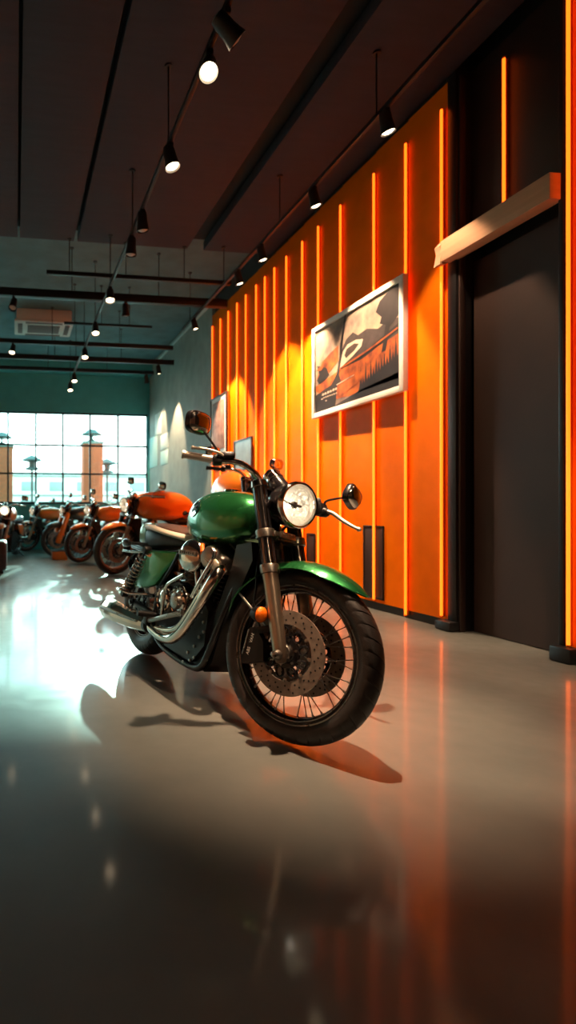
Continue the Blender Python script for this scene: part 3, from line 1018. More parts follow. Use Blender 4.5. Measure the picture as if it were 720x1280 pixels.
    for sd in (-1, 1):
        sa.tube([(.34, sd * .105, .30), (.12, sd * .120, .325), (-.05, sd * .125, .335)], .020, 12)
        sa.lathe([(.026, -.012), (.028, 0), (.026, .012)], o=(0, sd * .135, .335), axis=(0, 1, 0), n=18)
        sa.lathe([(.010, .01), (.013, .015), (.013, .024)], o=(0, sd * .135, .335), axis=(0, sd, 0), n=6)
    sa.tube([(.0, -.14, .335), (.0, .14, .335)], .010, 10)
    sa.build('swingarm', M['satin'], root)
    # shroud between the downtubes, tucked behind the front wheel
    sw = MB().prism([(1.235, .80), (1.255, .72), (1.17, .56), (1.045, .34), (1.00, .20), (.93, .135), (.90, .20), (.985, .42), (1.09, .66), (1.12, .78)], -.112, .112, X=(1, 0, 0), Y=(0, 0, 1), Z=(0, -1, 0))
    swo = sw.build('radiator_shroud', M['satin'], root)
    rd = MB()
    for k in range(9):
        z = .36 + k * .032
        x = 1.052 + k * .0215
        rd.box((x + .012, 0, z), (.006, .17, .006), .002)
    rd.build('radiator_fins', M['black'], swo)

    # ---- engine
    en = MB()
    en.prism([(.40, .28), (.52, .17), (.84, .16), (.95, .27), (.96, .44), (.86, .52), (.60, .54), (.42, .48)], -.135, .135, X=(1, 0, 0), Y=(0, 0, 1), Z=(0, -1, 0))
    en.prism([(.50, .19), (.56, .125), (.84, .115), (.95, .19), (.90, .26)], -.115, .115, X=(1, 0, 0), Y=(0, 0, 1), Z=(0, -1, 0))
    eo = en.build('engine', M['satin'], root)
    for (x, z) in () if not hero else ((.90, .30), (.86, .245), (.93, .38), (.80, .20), (.905, .43), (.87, .19), (.94, .335), (.83, .165), (.76, .14)):
        MB().lathe([(.009, .0), (.009, .006), (.004, .008)], o=(x, -.136, z), axis=(0, -1, 0), n=8).build('engine_bolt', M['steel'], eo)
    for (x0, z0, tx, tz) in ((.83, .50, .30, .95), (.62, .52, -.12, .99)):
        cy = MB()
        prof = []
        for k in range(9):
            h = k * .022
            prof += [(.082, h), (.105, h + .003), (.105, h + .010), (.082, h + .013)]
        cy.lathe(prof, o=(x0, 0, z0), axis=(tx, 0, tz), n=28)
        cy.build('cylinder', M['black'], root)
    # cylinder head, right front: silver cover with a bright plate
    hd = MB()
    tilt = Matrix.Rotation(R(28), 3, 'Y')
    hd.box((.955, -.02, .700), (.155, .25, .105), .03, rot=tilt, seg=3)
    hd.lathe([(.050, -.02), (.058, -.005), (.058, .02), (.048, .034), (.02, .040), (.001, .041)], o=(.955, -.135, .705), axis=(.25, -1, .1), n=28)
    ho = hd.build('cylinder_head', M['steel'], root)
    pt = MB().box((1.025, -.158, .672), (.036, .010, .052), .004, rot=tilt)
    pt.build('head_plate', M['cream'], ho)
    MB().tube([(.870, -.150, .765), (.905, -.165, .725)], .012, 12).build('spark_plug_cap', M['amber'] if hero else M['satin'], ho)
    # crank covers
    for (c, r_, nm, mm) in (((.725, -.148, .452), .088, 'clutch_cover', 'chrome'), ((.535, -.146, .437), .078, 'sprocket_cover', 'chrome')):
        cv = MB().lathe([(r_, -.02), (r_, .022), (r_ * .96, .034), (r_ * .88, .040), (r_ * .80, .038), (r_ * .74, .030), (r_ * .62, .032), (r_ * .40, .044), (.001, .047)], o=c, axis=(0, -1, 0), n=44)
        co = cv.build(nm, M[mm], root)
        for k in range(12 if hero else 0):
            a = 2 * PI * k / 12
            MB().lathe([(.007, 0), (.007, .006), (.003, .008)], o=(c[0] + r_ * .86 * math.cos(a), c[1] - .039, c[2] + r_ * .86 * math.sin(a)), axis=(0, -1, 0), n=6).build('cover_bolt', M['satin'], co)
        if nm == 'clutch_cover':
            MB().lathe([(.046, .03), (.046, .050), (.040, .060), (.022, .066), (.001, .067)], o=c, axis=(0, -1, 0), n=28).build('cover_cap', M['steel'], co)
    # air cleaner
    acx = Vector((.24, -1, .06)).normalized()
    aco = MB().lathe([(.060, -.055), (.080, -.045), (.088, -.02), (.088, .004), (.082, .016), (.070, .024), (.045, .032), (.018, .036), (.001, .037)], o=(.800, -.165, .700), axis=acx, n=44).build('air_cleaner', M['chrome'], root)
    X, Y, Z = frame_from(acx)
    bar = MB()
    rot = Matrix((Vector((1, .24, 0)).normalized(), acx, Vector((0, 0, 1)))).transposed()
    bar.box(Vector((.800, -.165, .712)) + acx * .033, (.135, .012, .026), .005, rot=rot)
    bo_ = bar.build('air_cleaner_badge', M['steel'], aco)
    lt = MB()
    for k in range(7):
        lt.box(Vector((.800, -.165, .712)) + acx * .0395 + Vector((1, .24, 0)).normalized() * (-.048 + k * .016), (.009, .002, .013 - .004 * (k % 2)), .0008, rot=rot)
    lt.build('badge_relief', M['dark_mark'], bo_)
    # push-rod struts
    st = MB()
    st.tube(spline([(.805, -.205, .600), (.70, -.210, .555), (.635, -.212, .520), (.612, -.212, .46), (.590, -.205, .335)], 4), .0095, 10)
    st.tube([(.845, -.13, .49), (.83, -.15, .63)], .011, 10)
    st.tube([(.885, -.13, .50), (.895, -.15, .64)], .011, 10)
    st.build('engine_strut', M['chrome'], root)
    # ---- exhaust
    p1 = spline([(1.00, -.10, .655), (1.055, -.145, .655), (1.078, -.185, .618), (1.045, -.207, .54), (.965, -.215, .43), (.870, -.218, .325), (.77, -.218, .262), (.66, -.217, .243), (.55, -.216, .252), (.44, -.214, .272)])
    ex = MB().tube(p1, .0265, 18)
    ex.build('exhaust_pipe', M['chrome'], root)
    p2 = spline([(.96, -.09, .66), (1.00, -.135, .655), (1.005, -.165, .60), (.945, -.178, .51), (.865, -.185, .41), (.78, -.19, .325), (.68, -.195, .285), (.55, -.205, .27)])
    MB().tube(p2, .021, 16).build('exhaust_pipe', M['chrome'], root)
    MB().tube(spline([(.82, -.200, .405), (.70, -.225, .365), (.55, -.232, .318), (.42, -.226, .285)]), .013, 12).build('exhaust_link', M['steel'], root)
    MB().tube(spline([(1.00, -.150, .735), (1.01, -.17, .69), (.955, -.195, .58), (.90, -.20, .50)]), .010, 10).build('oil_line', M['chrome'], root)
    # muffler: faceted, with a cut tail
    mf = MB()
    rings = []
    nmf = 10
    for (x, r_, z, y) in ((.46, .034, .268, -.214), (.40, .044, .268, -.217), (.25, .056, .264, -.222), (.02, .066, .262, -.228), (-.14, .070, .262, -.232), (-.155, .067, .262, -.232)):
        rings.append([Vector((x, y + r_ * .92 * math.cos(2 * PI * (k + .5) / nmf), z + r_ * 1.05 * math.sin(2 * PI * (k + .5) / nmf))) for k in range(nmf)])
    mf.loft(rings)
    mfo = mf.build('muffler', M['copper_reflection_chrome'], root, None, 20)
    me_ = MB()
    rings = []
    for (x, r_, z) in ((-.150, .069, .262), (-.215, .060, .256), (-.255, .044, .250), (-.245, .036, .250), (-.20, .034, .252)):
        rings.append([Vector((x + (.02 * math.sin(2 * PI * (k + .5) / nmf)), -.232 + r_ * .92 * math.cos(2 * PI * (k + .5) / nmf), z + r_ * 1.05 * math.sin(2 * PI * (k + .5) / nmf))) for k in range(nmf)])
    me_.loft(rings)
    me_.build('muffler_tip', M['copper_reflection_chrome'], mfo, None, 20)
    sm_ = MB().tube([(.38, -.262, .277), (.20, -.278, .272), (-.14, -.300, .270)], [.006, .008, .008], 8)
    sm_.build('muffler_trim', M['steel'], mfo)
    cl = MB().lathe([(.030, -.02), (.040, -.018), (.040, .018), (.030, .02)], o=(.45, -.214, .268), axis=(1, 0, .02), n=20)
    cl.box((.47, -.235, .300), (.05, .03, .05), .006)
    cl.build('muffler_clamp', M['satin'], mfo)
    # foot pegs, stand
    for sd in (-1, 1):
        fp = MB().tube([(.50, sd * .13, .33), (.48, sd * .20, .335)], .012, 10)
        fp.tube([(.48, sd * .20, .335), (.475, sd * .30, .338)], .017, 12)
        fp.build('foot_peg', M['satin'], root)
        pp = MB().tube(spline([(.22, sd * .13, .42), (.12, sd * .20, .405), (.06, sd * .245, .415)]), .009, 10)
        pp.ball((.055, sd * .248, .418), (.03, .014, .012), 12, 8)
        pp.build('passenger_peg', M['chrome'], root)
    ks = MB().tube([(.46, .13, .19), (.42, .20, .10), (.36, .275, .035)], [.014, .012, .011], 10)
    ks.box((.355, .282, .030), (.06, .05, .008), .003)
    ks.build('side_stand', M['satin'], root)
    MB().tube(spline([(1.06, .05, .80), (1.16, .09, .86), (1.22, .11, .95), (1.20, .06, 1.06)]), .006, 8).build('clutch_cable', M['satin'], root)
    MB().tube(spline([(.98, -.08, .80), (1.12, -.07, .74), (1.22, -.05, .82), (1.18, -.03, .98)]), .006, 8).build('wiring_loom', M['satin'], root)
    return root


def stand_bike(root, contact, psi, lean=5.97, scale=1.0, front=False):
    """put the bike on the floor: contact = rear (or front) tyre contact, psi = heading, lean to its left"""
    h = Vector((math.cos(psi), math.sin(psi), 0))
    l = Vector((-h.y, h.x, 0))
    up0 = Vector((0, 0, 1))
    a = R(lean)
    l2 = l * math.cos(a) - up0 * math.sin(a)
    up = up0 * math.cos(a) + l * math.sin(a)
    c = Vector(contact)
    if front:
        c = c - h * 1.4437 * scale
    root.matrix_world = Matrix(((h.x * scale, l2.x * scale, up.x * scale, c.x), (h.y * scale, l2.y * scale, up.y * scale, c.y), (h.z * scale, l2.z * scale, up.z * scale, c.z), (0, 0, 0, 1)))


# ------------------------------------------------------------------ room
XW, YF, XL, YB = 3.459, 13.87, -5.2, -4.6
CEIL, PAN = 4.78, 4.50
Y_ORANGE = 9.30          # the orange panels end here, bare concrete beyond

struct(MB().box(((XL + XW + .6) / 2, (YF + YB) / 2, -.05), (XW - XL + .6 + .4, YF - YB + .4, .1)).build('floor', M['floor']))
struct(MB().box(((XL + XW) / 2, (YF + YB) / 2, CEIL + .05), (XW - XL + .8, YF - YB + .4, .1)).build('ceiling', M['ceil_deck']))
struct(MB().box((XL - .05, (YF + YB) / 2, CEIL / 2), (.1, YF - YB + .2, CEIL)).build('wall_left', M['wall_warm']))
struct(MB().box(((XL + XW) / 2, YB - .05, CEIL / 2), (XW - XL + .2, .1, CEIL)).build('wall_back', M['wall_warm']))

# lower ceiling panels over the front of the room, with dark slots between them
Y_PEND = 7.1
PX = [(XL, .02), (.05, .75), (.80, 2.285), (2.52, XW + .04)]
for i, (a, b) in enumerate(PX):
    struct(MB().box(((a + b) / 2, (YB + Y_PEND) / 2, PAN + .06), (b - a, Y_PEND - YB, .12), .004).build('ceiling_panel_%d' % (i + 1), M['ceil_panel']))
struct(MB().box(((XL + XW) / 2, (YB + Y_PEND) / 2, PAN + .16), (XW - XL, Y_PEND - YB, .03)).build('ceiling_backing', M['ceil_gap']))

# right wall: dark backing, orange boards with gaps, black plinth
TUBE_PX = [555, 510, 470, 428, 400, 380, 360, 345, 333, 322, 309, 298, 287, 277, 267]
TUBE_Y = [on_x(px, 640, XW).y for px in TUBE_PX]
D0, D1 = 3.02, 3.955      # door opening
wr = MB()
wr.box((XW + .16, (YB + D0) / 2, CEIL / 2), (.2, D0 - YB, CEIL))
wr.box((XW + .16, (D1 + Y_ORANGE) / 2, CEIL / 2), (.2, Y_ORANGE - D1, CEIL))
wr.box((XW + .36, (D0 + D1) / 2, CEIL / 2), (.2, D1 - D0 + .4, CEIL))
wall_r = struct(wr.build('wall_right', M['wall_dark']))
struct(MB().box((XW + .16, (Y_ORANGE + YF) / 2 + .1, CEIL / 2), (.32, YF - Y_ORANGE + .2, CEIL)).build('wall_right_concrete', M['wall_grey']))
edges = [D1 + .015] + TUBE_Y[1:] + [Y_ORANGE]
for i in range(len(edges) - 1):
    y0, y1 = edges[i] + .004, edges[i + 1] - .004
    p = MB().prism([(y0, XW + .012), (y1, XW + .002), (y1, XW + .06), (y0, XW + .06)], .075, 4.44, X=(0, 1, 0), Y=(1, 0, 0), Z=(0, 0, 1))
    p.build('wall_panel', M['panel'], wall_r)
e2 = [on_x(x, 640, XW).y for x in (800, 900, 1040, 1300)] + [.3, -.3, -.9]
e2 = [D0 - .015, D0 - .50, D0 - .98, D0 - 1.46, D0 - 1.95, D0 - 2.45, D0 - 3.0]
for i in range(len(e2) - 1):
    p = MB().prism([(e2[i + 1] + .004, XW + .012), (e2[i] - .004, XW + .002), (e2[i] - .004, XW + .06), (e2[i + 1] + .004, XW + .06)], .075, 4.44, X=(0, 1, 0), Y=(1, 0, 0), Z=(0, 0, 1))
    p.build('wall_panel', M['panel'], wall_r)
struct(MB().box((XW + .04, (D1 + Y_ORANGE) / 2, .0375), (.05, Y_ORANGE - D1, .075), .004).build('baseboard_right', M['plinth']))
struct(MB().box((XW + .03, (D0 + D0 - 3) / 2, .0375), (.06, 3, .075), .004).build('baseboard_front', M['plinth']))
bk = MB().box((XW - .01, D1 - .02, .04), (.14, .16, .08), .02)
struct(bk.build('trim_1', M['plinth']))
struct(MB().box((XW - .01, D0 - .03, .05), (.12, .14, .10), .015).build('trim_2', M['plinth']))

# door recess: jambs, leaf, lintel, transom panel
dr = MB()
XD = XW + .14
dr.prism([(D0 + .03, .006), (D1 - .10, .006), (D1 - .10, 2.93), (D0 + .03, 2.93)], XD, XD + .05, X=(0, 1, 0), Y=(0, 0, 1), Z=(1, 0, 0))
door = struct(dr.build('door_1', M['door']))
jm = MB()
jm.box((XW + .10, D1 - .045, 2.22), (.22, .085, 4.44), .006)
jm.box((XW + .10, D0 + .010, 2.22), (.22, .035, 4.44), .006)
jm.build('door_jamb', M['metal_black'], door)
jt = MB()
jt.box((XW + .035, D1 - .098, 2.2), (.05, .018, 4.4), .004)
jt.build('jamb_edge', M['door'], door)
MB().box((XW + .035, D0 + .036, 2.2), (.05, .016, 4.4), .004).build('jamb_edge', M['door'], door)
MB().box((XD + .02, (D0 + D1) / 2, 3.78), (.05, D1 - D0 - .1, 1.36), .004).build('transom_panel', M['door'], door)
lt = MB().box((XW - .035, (D0 + D1) / 2 - .005, 3.035), (.11, D1 - D0 - .03, .17), .006)
lto = lt.build('lintel', M['lintel'], door)
lb = MB()
yb = D1 - .01
lb.prism([(-.055, -.10), (.015, -.085), (.03, -.02), (.02, .03), (.045, .085), (-.02, .09), (-.05, .05), (-.035, .0)], -.03, .03, X=(1, 0, 0), Y=(0, 0, 1), Z=(0, 1, 0), o=(XW - .05, yb + .01, 3.03))
lb.build('lintel_bracket', M['lintel'], lto)

# window wall
WIN_T, WIN_B = 3.50, 1.16
WX1 = on_y(185, 640, YF).x
WX0 = -4.6
wf = MB()
wf.box(((XL + XW) / 2, YF + .1, (WIN_T + CEIL) / 2), (XW - XL + .3, .2, CEIL - WIN_T))
wf.box(((XL + XW) / 2, YF + .1, WIN_B / 2), (XW - XL + .3, .2, WIN_B))
wf.box(((WX1 + XW) / 2 + .1, YF + .1, (WIN_B + WIN_T) / 2), (XW - WX1 + .2, .2, WIN_T - WIN_B))
wf.box(((XL + WX0) / 2 - .1, YF + .1, (WIN_B + WIN_T) / 2), (WX0 - XL + .2, .2, WIN_T - WIN_B))
struct(wf.build('wall_far', M['wall_teal']))
fb = MB()
fb.box(((WX0 + WX1) / 2, YF + .08, WIN_T - .02), (WX1 - WX0, .08, .05), .004)
fb.box(((WX0 + WX1) / 2, YF + .08, WIN_B + .02), (WX1 - WX0, .08, .06), .004)
win = struct(fb.build('window_1', M['metal_black']))
mull = [on_y(x, 640, YF).x for x in (185, 148, 113, 79, 45, 10)]
stp = mull[1] - mull[2]
while mull[-1] - stp > WX0:
    mull.append(mull[-1] - stp)
for i, x in enumerate(mull):
    MB().box((x, YF + .08, (WIN_T + WIN_B) / 2), (.045 if i else .06, .07, WIN_T - WIN_B), .004).build('mullion', M['metal_black'], win)
for z in (2.66, 1.93):
    MB().box(((WX0 + WX1) / 2, YF + .08, z), (WX1 - WX0, .06, .045), .004).build('glazing_bar', M['metal_black'], win)
MB().box(((WX0 + WX1) / 2, YF + .10, (WIN_T + WIN_B) / 2), (WX1 - WX0, .008, WIN_T - WIN_B)).build('window_pane', M['win_glass'], win)
struct(MB().box(((XL + XW) / 2, YF - .16, 4.62), (XW - XL, .30, .32), .01).build('beam_far', M['wall_teal']))
struct(MB().box((XW - .03, 11.0, 4.66), (.05, 3.6, .05), .008).build('trim_3', M['conduit']))

# ------------------------------------------------------------------ outside
struct(MB().box((0, YF + 20, -.10), (60, 39.6, .1)).build('ground_outside', M['outdoor_ground']))
def gate_pillar(px, w_px, top, Y, label):
    c = on_y(px, 640, Y)
    d = (on_y(px + 1, 640, Y) - c).length
    w = w_px * d
    zt = on_y(px, top, Y).z
    r = empty('gate_pillar', (c.x, Y, -.05))
    tag(r, label, 'pillar', 'brick pillars outside the window')
    MB().box((0, 0, (zt + .05) / 2), (w, w, zt + .05), .01).build('pillar_shaft', M['brick'], r)
    MB().box((0, 0, zt + .085), (w * 1.08, w * 1.08, .07), .015).build('pillar_cap', M['facade_line'], r)
    q = MB()
    q.lathe([(.11, .0), (.16, .02), (.16, .05), (.09, .08), (.03, .10), (.03, .22)], o=(0, 0, zt + .12), n=20)
    q.lathe([(.30, .22), (.33, .24), (.20, .31), (.16, .36), (.05, .39), (.001, .40)], o=(0, 0, zt + .12), n=24)
    q.build('pillar_lantern', M['lantern'], r)
gate_pillar(115, 24, 556, 16.2, 'orange brick pillar with dark lantern outside the middle of the window')
gate_pillar(2, 28, 560, 16.2, 'orange brick pillar outside at the left end of the window view')
# pale building across the yard, low so the sun clears it
fc = empty('street_building', (0, 26, -.05))
tag(fc, 'pale low building with rows of windows seen hazily through the glass', 'building')
MB().box((-1.5, .0, 1.35), (16, 3, 2.9), .02).build('facade', M['facade'], fc)
fl = MB()
for z in (.95, 1.75, 2.62):
    fl.box((-1.5, -1.55, z), (16, .12, .07), .01)
fl.build('facade_ledge', M['facade_line'], fc)
for k in range(12):
    for z in (1.32, 2.15):
        MB().box((-8.2 + k * 1.25, -1.50, z), (.62, .06, .42), .01).build('window', M['facade_glass'], fc)
for (px, py, Y, lb_) in ((40, 578, 17.5, 'dark lantern on a post outside behind the left window bars'), (134, 582, 17.5, 'dark lantern on a post outside right of the brick pillar')):
    c = on_y(px, py, Y)
    r = empty('lamp_post', (c.x, Y, -.05))
    tag(r, lb_, 'lamp', 'lamp posts in the yard')
    MB().tube([(0, 0, 0), (0, 0, c.z)], .035, 10).build('post', M['lantern'], r)
    MB().lathe([(.10, -.26), (.24, -.22), (.22, -.18), (.10, -.14), (.10, .0), (.34, .06), (.30, .10), (.10, .20), (.001, .24)], o=(0, 0, c.z + .05), n=20).build('lantern_head', M['lantern'], r)

# ------------------------------------------------------------------ things on the right wall
def nth(i):
    return ['first', 'second', 'third', 'fourth', 'fifth', 'sixth', 'seventh', 'eighth', 'ninth', 'tenth', 'eleventh', 'twelfth', 'thirteenth', 'fourteenth', 'fifteenth'][i]
def tube_light(y, z0, z1, label, x=None):
    x = XW - .024 if x is None else x
    r = empty('light_tube', (x, y, z0))
    tag(r, label, 'light tube', 'glowing orange light tubes on the wall')
    h = z1 - z0
    MB().tube([(0, 0, .012), (0, 0, h - .012)], .0108, 12).build('tube', M['tube'], r)
    cp = MB()
    for z in (.008, h - .008):
        cp.lathe([(.010, -.008), (.012, -.006), (.012, .006), (.010, .008)], o=(0, 0, z), n=12)
    cp.box((.019, 0, h / 2), (.034, .007, h - .02), .002)
    cp.build('tube_channel', M['panel'], r)
for i, y in enumerate(TUBE_Y):
    z0 = .02 if i == 1 else .09
    tube_light(y, z0, 4.245, 'glowing orange vertical light tube, %s beyond the dark doorway along the orange wall' % nth(i))
tube_light(on_x(632, 640, XD - .03).y, 3.13, 4.30, 'glowing orange light tube standing on the tan lintel above the door', XD - .045)
tube_light(on_x(712, 640, XW - .014).y, .10, 4.40, 'glowing orange light tube on the near side of the dark doorway')

# wall panels hung in front of the boards
def access_panel(x0, x1, ytop, ybot, label):
    a, b = on_x(x0, 640, XW), on_x(x1, 640, XW)
    xm = (x0 + x1) / 2
    zt, zb = on_x(xm, ytop, XW).z, on_x(xm, ybot, XW).z
    r = empty('access_panel', (XW, (a.y + b.y) / 2, zb))
    tag(r, label, 'panel')
    w, h = abs(a.y - b.y), zt - zb
    MB().box((-.002, 0, h / 2), (.012, w, h), .003).build('cover', M['door'], r)
    f = MB()
    for sy in (-1, 1):
        f.box((-.004, sy * (w / 2 - .012), h / 2), (.016, .024, h), .004)
    for z in (.012, h - .012):
        f.box((-.004, 0, z), (.016, w, .024), .004)
    f.build('rim', M['metal_black'], r)
access_panel(455, 480, 657, 748, 'tall dark panel low on the orange wall right of the front wheel')
access_panel(384, 394, 667, 716, 'small dark panel low on the orange wall behind the fork')

# framed poster
def quad_frame(name, label, cat, x0, x1, yt0, yb0, X, depth, bar, fmat, fillm, group=None, mat_w=0.0):
    """frame on a wall plane x = X: image x0 (far edge) .. x1 (near edge), yt0/yb0 measured at x0"""
    a, b = on_x(x0, yt0, X), on_x(x0, yb0, X)
    n = on_x(x1, 640, X)
    w, h = a.y - n.y, a.z - b.z
    r = empty(name, (X, (a.y + n.y) / 2, b.z))
    tag(r, label, cat, group)
    f = MB()
    for sy in (-1, 1):
        f.box((0, sy * (w / 2 - bar / 2), h / 2), (depth, bar, h), .004)
    for z in (bar / 2, h - bar / 2):
        f.box((0, 0, z), (depth, w - 2 * bar, bar), .002)
    f.build('frame', fmat, r)
    pr = MB().box((depth * .15, 0, h / 2), (depth * .5, w - bar, h - bar)).build('print', fillm, r)
    return r, w, h, pr

pr_sky = mat('print_sky', (0.42, 0.31, 0.22), 0.6, noise=0.35, nscale=4, col2=(0.14, 0.10, 0.09))
r, w, h, pr = quad_frame('framed_poster', 'large white-framed landscape poster hanging on the orange wall above the motorcycle', 'picture', 392, 507, 412, 524, XW - .062, .05, .055, M['white_frame'], pr_sky)
# picture content: flat inked shapes, u from the far (left) edge to the near (right) edge
inks = {'hill': mat('print_hill', (0.06, 0.045, 0.045), 0.6, noise=0.4, nscale=9), 'field': mat('print_field', (0.48, 0.11, 0.012), 0.6, nscale=9, col2=(0.16, 0.032, 0.008)),
        'dark': mat('print_dark', (0.016, 0.011, 0.013), 0.6, noise=0.3, nscale=12), 'white': mat('print_white', (0.60, 0.48, 0.38), 0.6, noise=0.15, nscale=12),
        'grey': mat('print_grey', (0.09, 0.06, 0.05), 0.6, noise=0.4, nscale=10), 'pale': mat('print_pale', (0.72, 0.62, 0.50), 0.6, noise=0.3, nscale=8)}
iw, ih = w - .11, h - .11
def ink(mb, poly, lay):
    mb.prism([(iw * (.5 - u) * 1, .055 + ih * v) for u, v in poly], .0, .0008, X=(0, 1, 0), Y=(0, 0, 1), Z=(-1, 0, 0), o=(-.006 - .0006 * lay, 0, 0))
def inked(name, key, polys, lay):
    mb = MB()
    for p in polys:
        ink(mb, p, lay)
    mb.build(name, inks[key], pr if False else r)
inked('print_hills', 'hill', [[(.36, .62), (.42, .72), (.50, .76), (.56, .70), (.66, .72), (.78, .66), (.90, .70), (1, .66), (1, .40), (.36, .40)]], 1)
inked('print_field', 'field', [[(0, .33), (.12, .36), (.30, .40), (.48, .42), (1, .52), (1, .18), (.60, .06), (.20, .10), (0, .28)], [(.10, .60), (.22, .66), (.32, .70), (.32, .52), (.14, .40), (.02, .42)]], 2)
inked('print_shadow', 'dark', [[(0, 0), (1, 0), (1, .14), (.62, .10), (.44, .06), (.28, .02), (.30, .20), (.32, .30), (0, .22)], [(.02, .40), (.06, .46), (.02, .58), (.10, .54), (.16, .50), (.20, .40), (.06, .34)], [(.56, .08)] + [(.58 + .42 * q_ / 30, .13 + .006 * q_ + (.17 + .08 * math.sin(q_ * 1.7)) * (q_ % 2) * (.5 + .5 * abs(math.sin(q_ * 2.3)))) for q_ in range(31)] + [(1, .08)], [(.36, .42), (.62, .48), (1, .62), (1, .55), (.6, .42)]], 3)
inked('print_car', 'white', [[(.35, .50), (.38, .60), (.44, .655), (.54, .66), (.62, .63), (.60, .56), (.50, .50), (.34, .42), (.32, .46)]], 4)
inked('print_car_window', 'grey', [[(.40, .55), (.43, .61), (.52, .63), (.575, .60), (.52, .55), (.42, .51)]], 5)
inked('print_tree', 'dark', [[(.405, 1.0), (.42, 1.0), (.37, .66), (.36, .52), (.33, .36), (.36, .26), (.22, .26), (.30, .38), (.335, .54), (.345, .70)], [(.82, .40), (.86, .40), (.90, .62), (.99, .70), (1, 1), (.92, 1), (.80, .93), (.76, .84), (.82, .76), (.80, .70), (.86, .66)]][:1], 6)
inked('print_foliage', 'dark', [[(.82, .40), (.86, .40), (.90, .62), (.99, .70), (1, 1), (.92, 1), (.80, .93), (.76, .84), (.82, .76), (.80, .70), (.86, .66)]], 6)
inked('print_streaks', 'field', [[(.34, .43), (.70, .50), (.98, .58), (.98, .565), (.70, .48), (.34, .41)], [(.30, .22), (.62, .30), (.60, .20), (.34, .10)], [(.0, .52), (.10, .56), (.2, .57), (.08, .5)]], 7)
mb = MB()
for k in range(6):
    u = .10 + k * .036
    ink(mb, [(u, .185 + .002 * k), (u + .026, .188 + .002 * k), (u + .026, .212 + .002 * k - .006 * (k % 2)), (u + .004, .212 + .002 * k)], 8)
for k in range(7):
    u = .12 + k * .028
    ink(mb, [(u, .150), (u + .016, .151), (u + .016, .163), (u, .162)], 8)
ink(mb, [(.30, .255), (.52, .29), (.52, .282), (.30, .246)], 8)
ink(mb, [(.09, .140), (.11, .142), (.11, .156), (.09, .154)], 8)
ink(mb, [(.15, .105), (.165, .106), (.165, .118), (.15, .117)], 8)
mb.build('print_lettering', inks['white'], r)

# two smaller frames further on
dk_art = mat('print_rose', (0.42, 0.24, 0.19), 0.6, noise=0.5, nscale=7, col2=(0.20, 0.10, 0.08))
r2, w2, h2, _ = quad_frame('framed_print', 'tall dark-framed print at the far end of the orange wall', 'picture', 264, 284, 500, 572, XW - .058, .04, .028, M['dark_frame'], M['white_frame'])
MB().box((-.004, 0, h2 / 2), (.028, w2 * .70, h2 * .80), .002).build('artwork', dk_art, r2)
glassy = mat('dark_glossy_print', (0.20, 0.22, 0.21), 0.18, 0.0, noise=0.5, nscale=3)
quad_frame('framed_notice', 'small dark-framed glossy grey picture on the orange wall behind the handlebar', 'picture', 293, 315, 552, 590, XW - .055, .03, .022, M['dark_frame'], glassy)

# paper sheets on the concrete wall
for (x0, x1, yt, yb_, m_, lb_) in ((194, 202, 519, 546, 'paper', 'white paper sheet on the grey wall, topmost of the four'), (186, 197, 549, 586, 'paper_teal', 'pale paper sheet on the grey wall, nearest to the window'),
                               (201, 211, 545, 563, 'paper', 'white paper sheet on the grey wall beside the framed print'), (201, 210, 565, 582, 'paper_teal', 'small pale teal sheet on the grey wall, lowest of the four')):
    a, b, n = on_x(x0, yt, XW), on_x(x0, yb_, XW), on_x(x1, 640, XW)
    o = MB().box((XW - .004, (a.y + n.y) / 2, (a.z + b.z) / 2), (.006, a.y - n.y, a.z - b.z), .001).build('paper_sheet', M[m_])
    tag(o, lb_, 'paper', 'paper sheets on the grey wall')

# ------------------------------------------------------------------ ceiling rails and spot lamps
X_TRK, Z_TRK = 1.20, 3.86
def rail(name, a, b, w_, h_, label, rods=()):
    a, b = Vector(a), Vector(b)
    r = empty(name, (a + b) / 2)
    tag(r, label, 'track rail' if 'track' in name else 'beam', 'ceiling rails')
    d = (b - a)
    along_y = abs(d.y) > abs(d.x)
    sz = (w_, d.length, h_) if along_y else (d.length, w_, h_)
    MB().box((0, 0, 0), sz, .004).build('rail', M['metal_black'], r)
    for q in rods:
        p = a + d * q - (a + b) / 2
        top = (PAN if (a + d * q).y < Y_PEND else CEIL) - (a + d * q).z
        rd = MB().tube([p + Vector((0, 0, h_ / 2)), p + Vector((0, 0, top))], .006, 8)
        rd.lathe([(.03, 0), (.03, .012)], o=p + Vector((0, 0, top - .012)), n=14)
        rd.build('hanger', M['metal_black'], r)
rail('track_rail', (X_TRK, YB + .4, Z_TRK), (X_TRK, 12.6, Z_TRK), .036, .034, 'long black lamp track hanging down the middle of the room', [.3, .42, .5, .58, .66, .74, .82, .9, .97])
rail('track_rail', (2.76, YB + .4, 4.0), (2.76, 8.8, 4.0), .036, .034, 'black lamp track hanging along the orange wall', [.3, .5, .62, .74, .86, .97])
def xat(px, Y):
    return on_y(px, 640, Y).x
bars = [(7.05, 58, 288, 4.05, .05, .05, 'thin black crossbar nearest of those under the ceiling'),
        (7.85, -60, 283, 4.085, .10, .11, 'thick black crossbar in front of the air conditioner'),
        (9.1, 80, 190, 4.12, .04, .04, 'short thin black crossbar behind the thick one'),
        (10.2, -50, 216, 4.12, .07, .08, 'black crossbar fourth from the front'),
        (11.2, -45, 217, 4.12, .08, .10, 'black crossbar fifth from the front'),
        (12.2, -40, 192, 4.15, .06, .08, 'black crossbar nearest to the far window wall')]
for (Y, xa, xb, z, w_, h_, lb_) in bars:
    rail('crossbar', (xat(xa, Y), Y, z), (min(xat(xb, Y), XW - .02), Y, z), w_, h_, lb_, [.12, .42, .74])

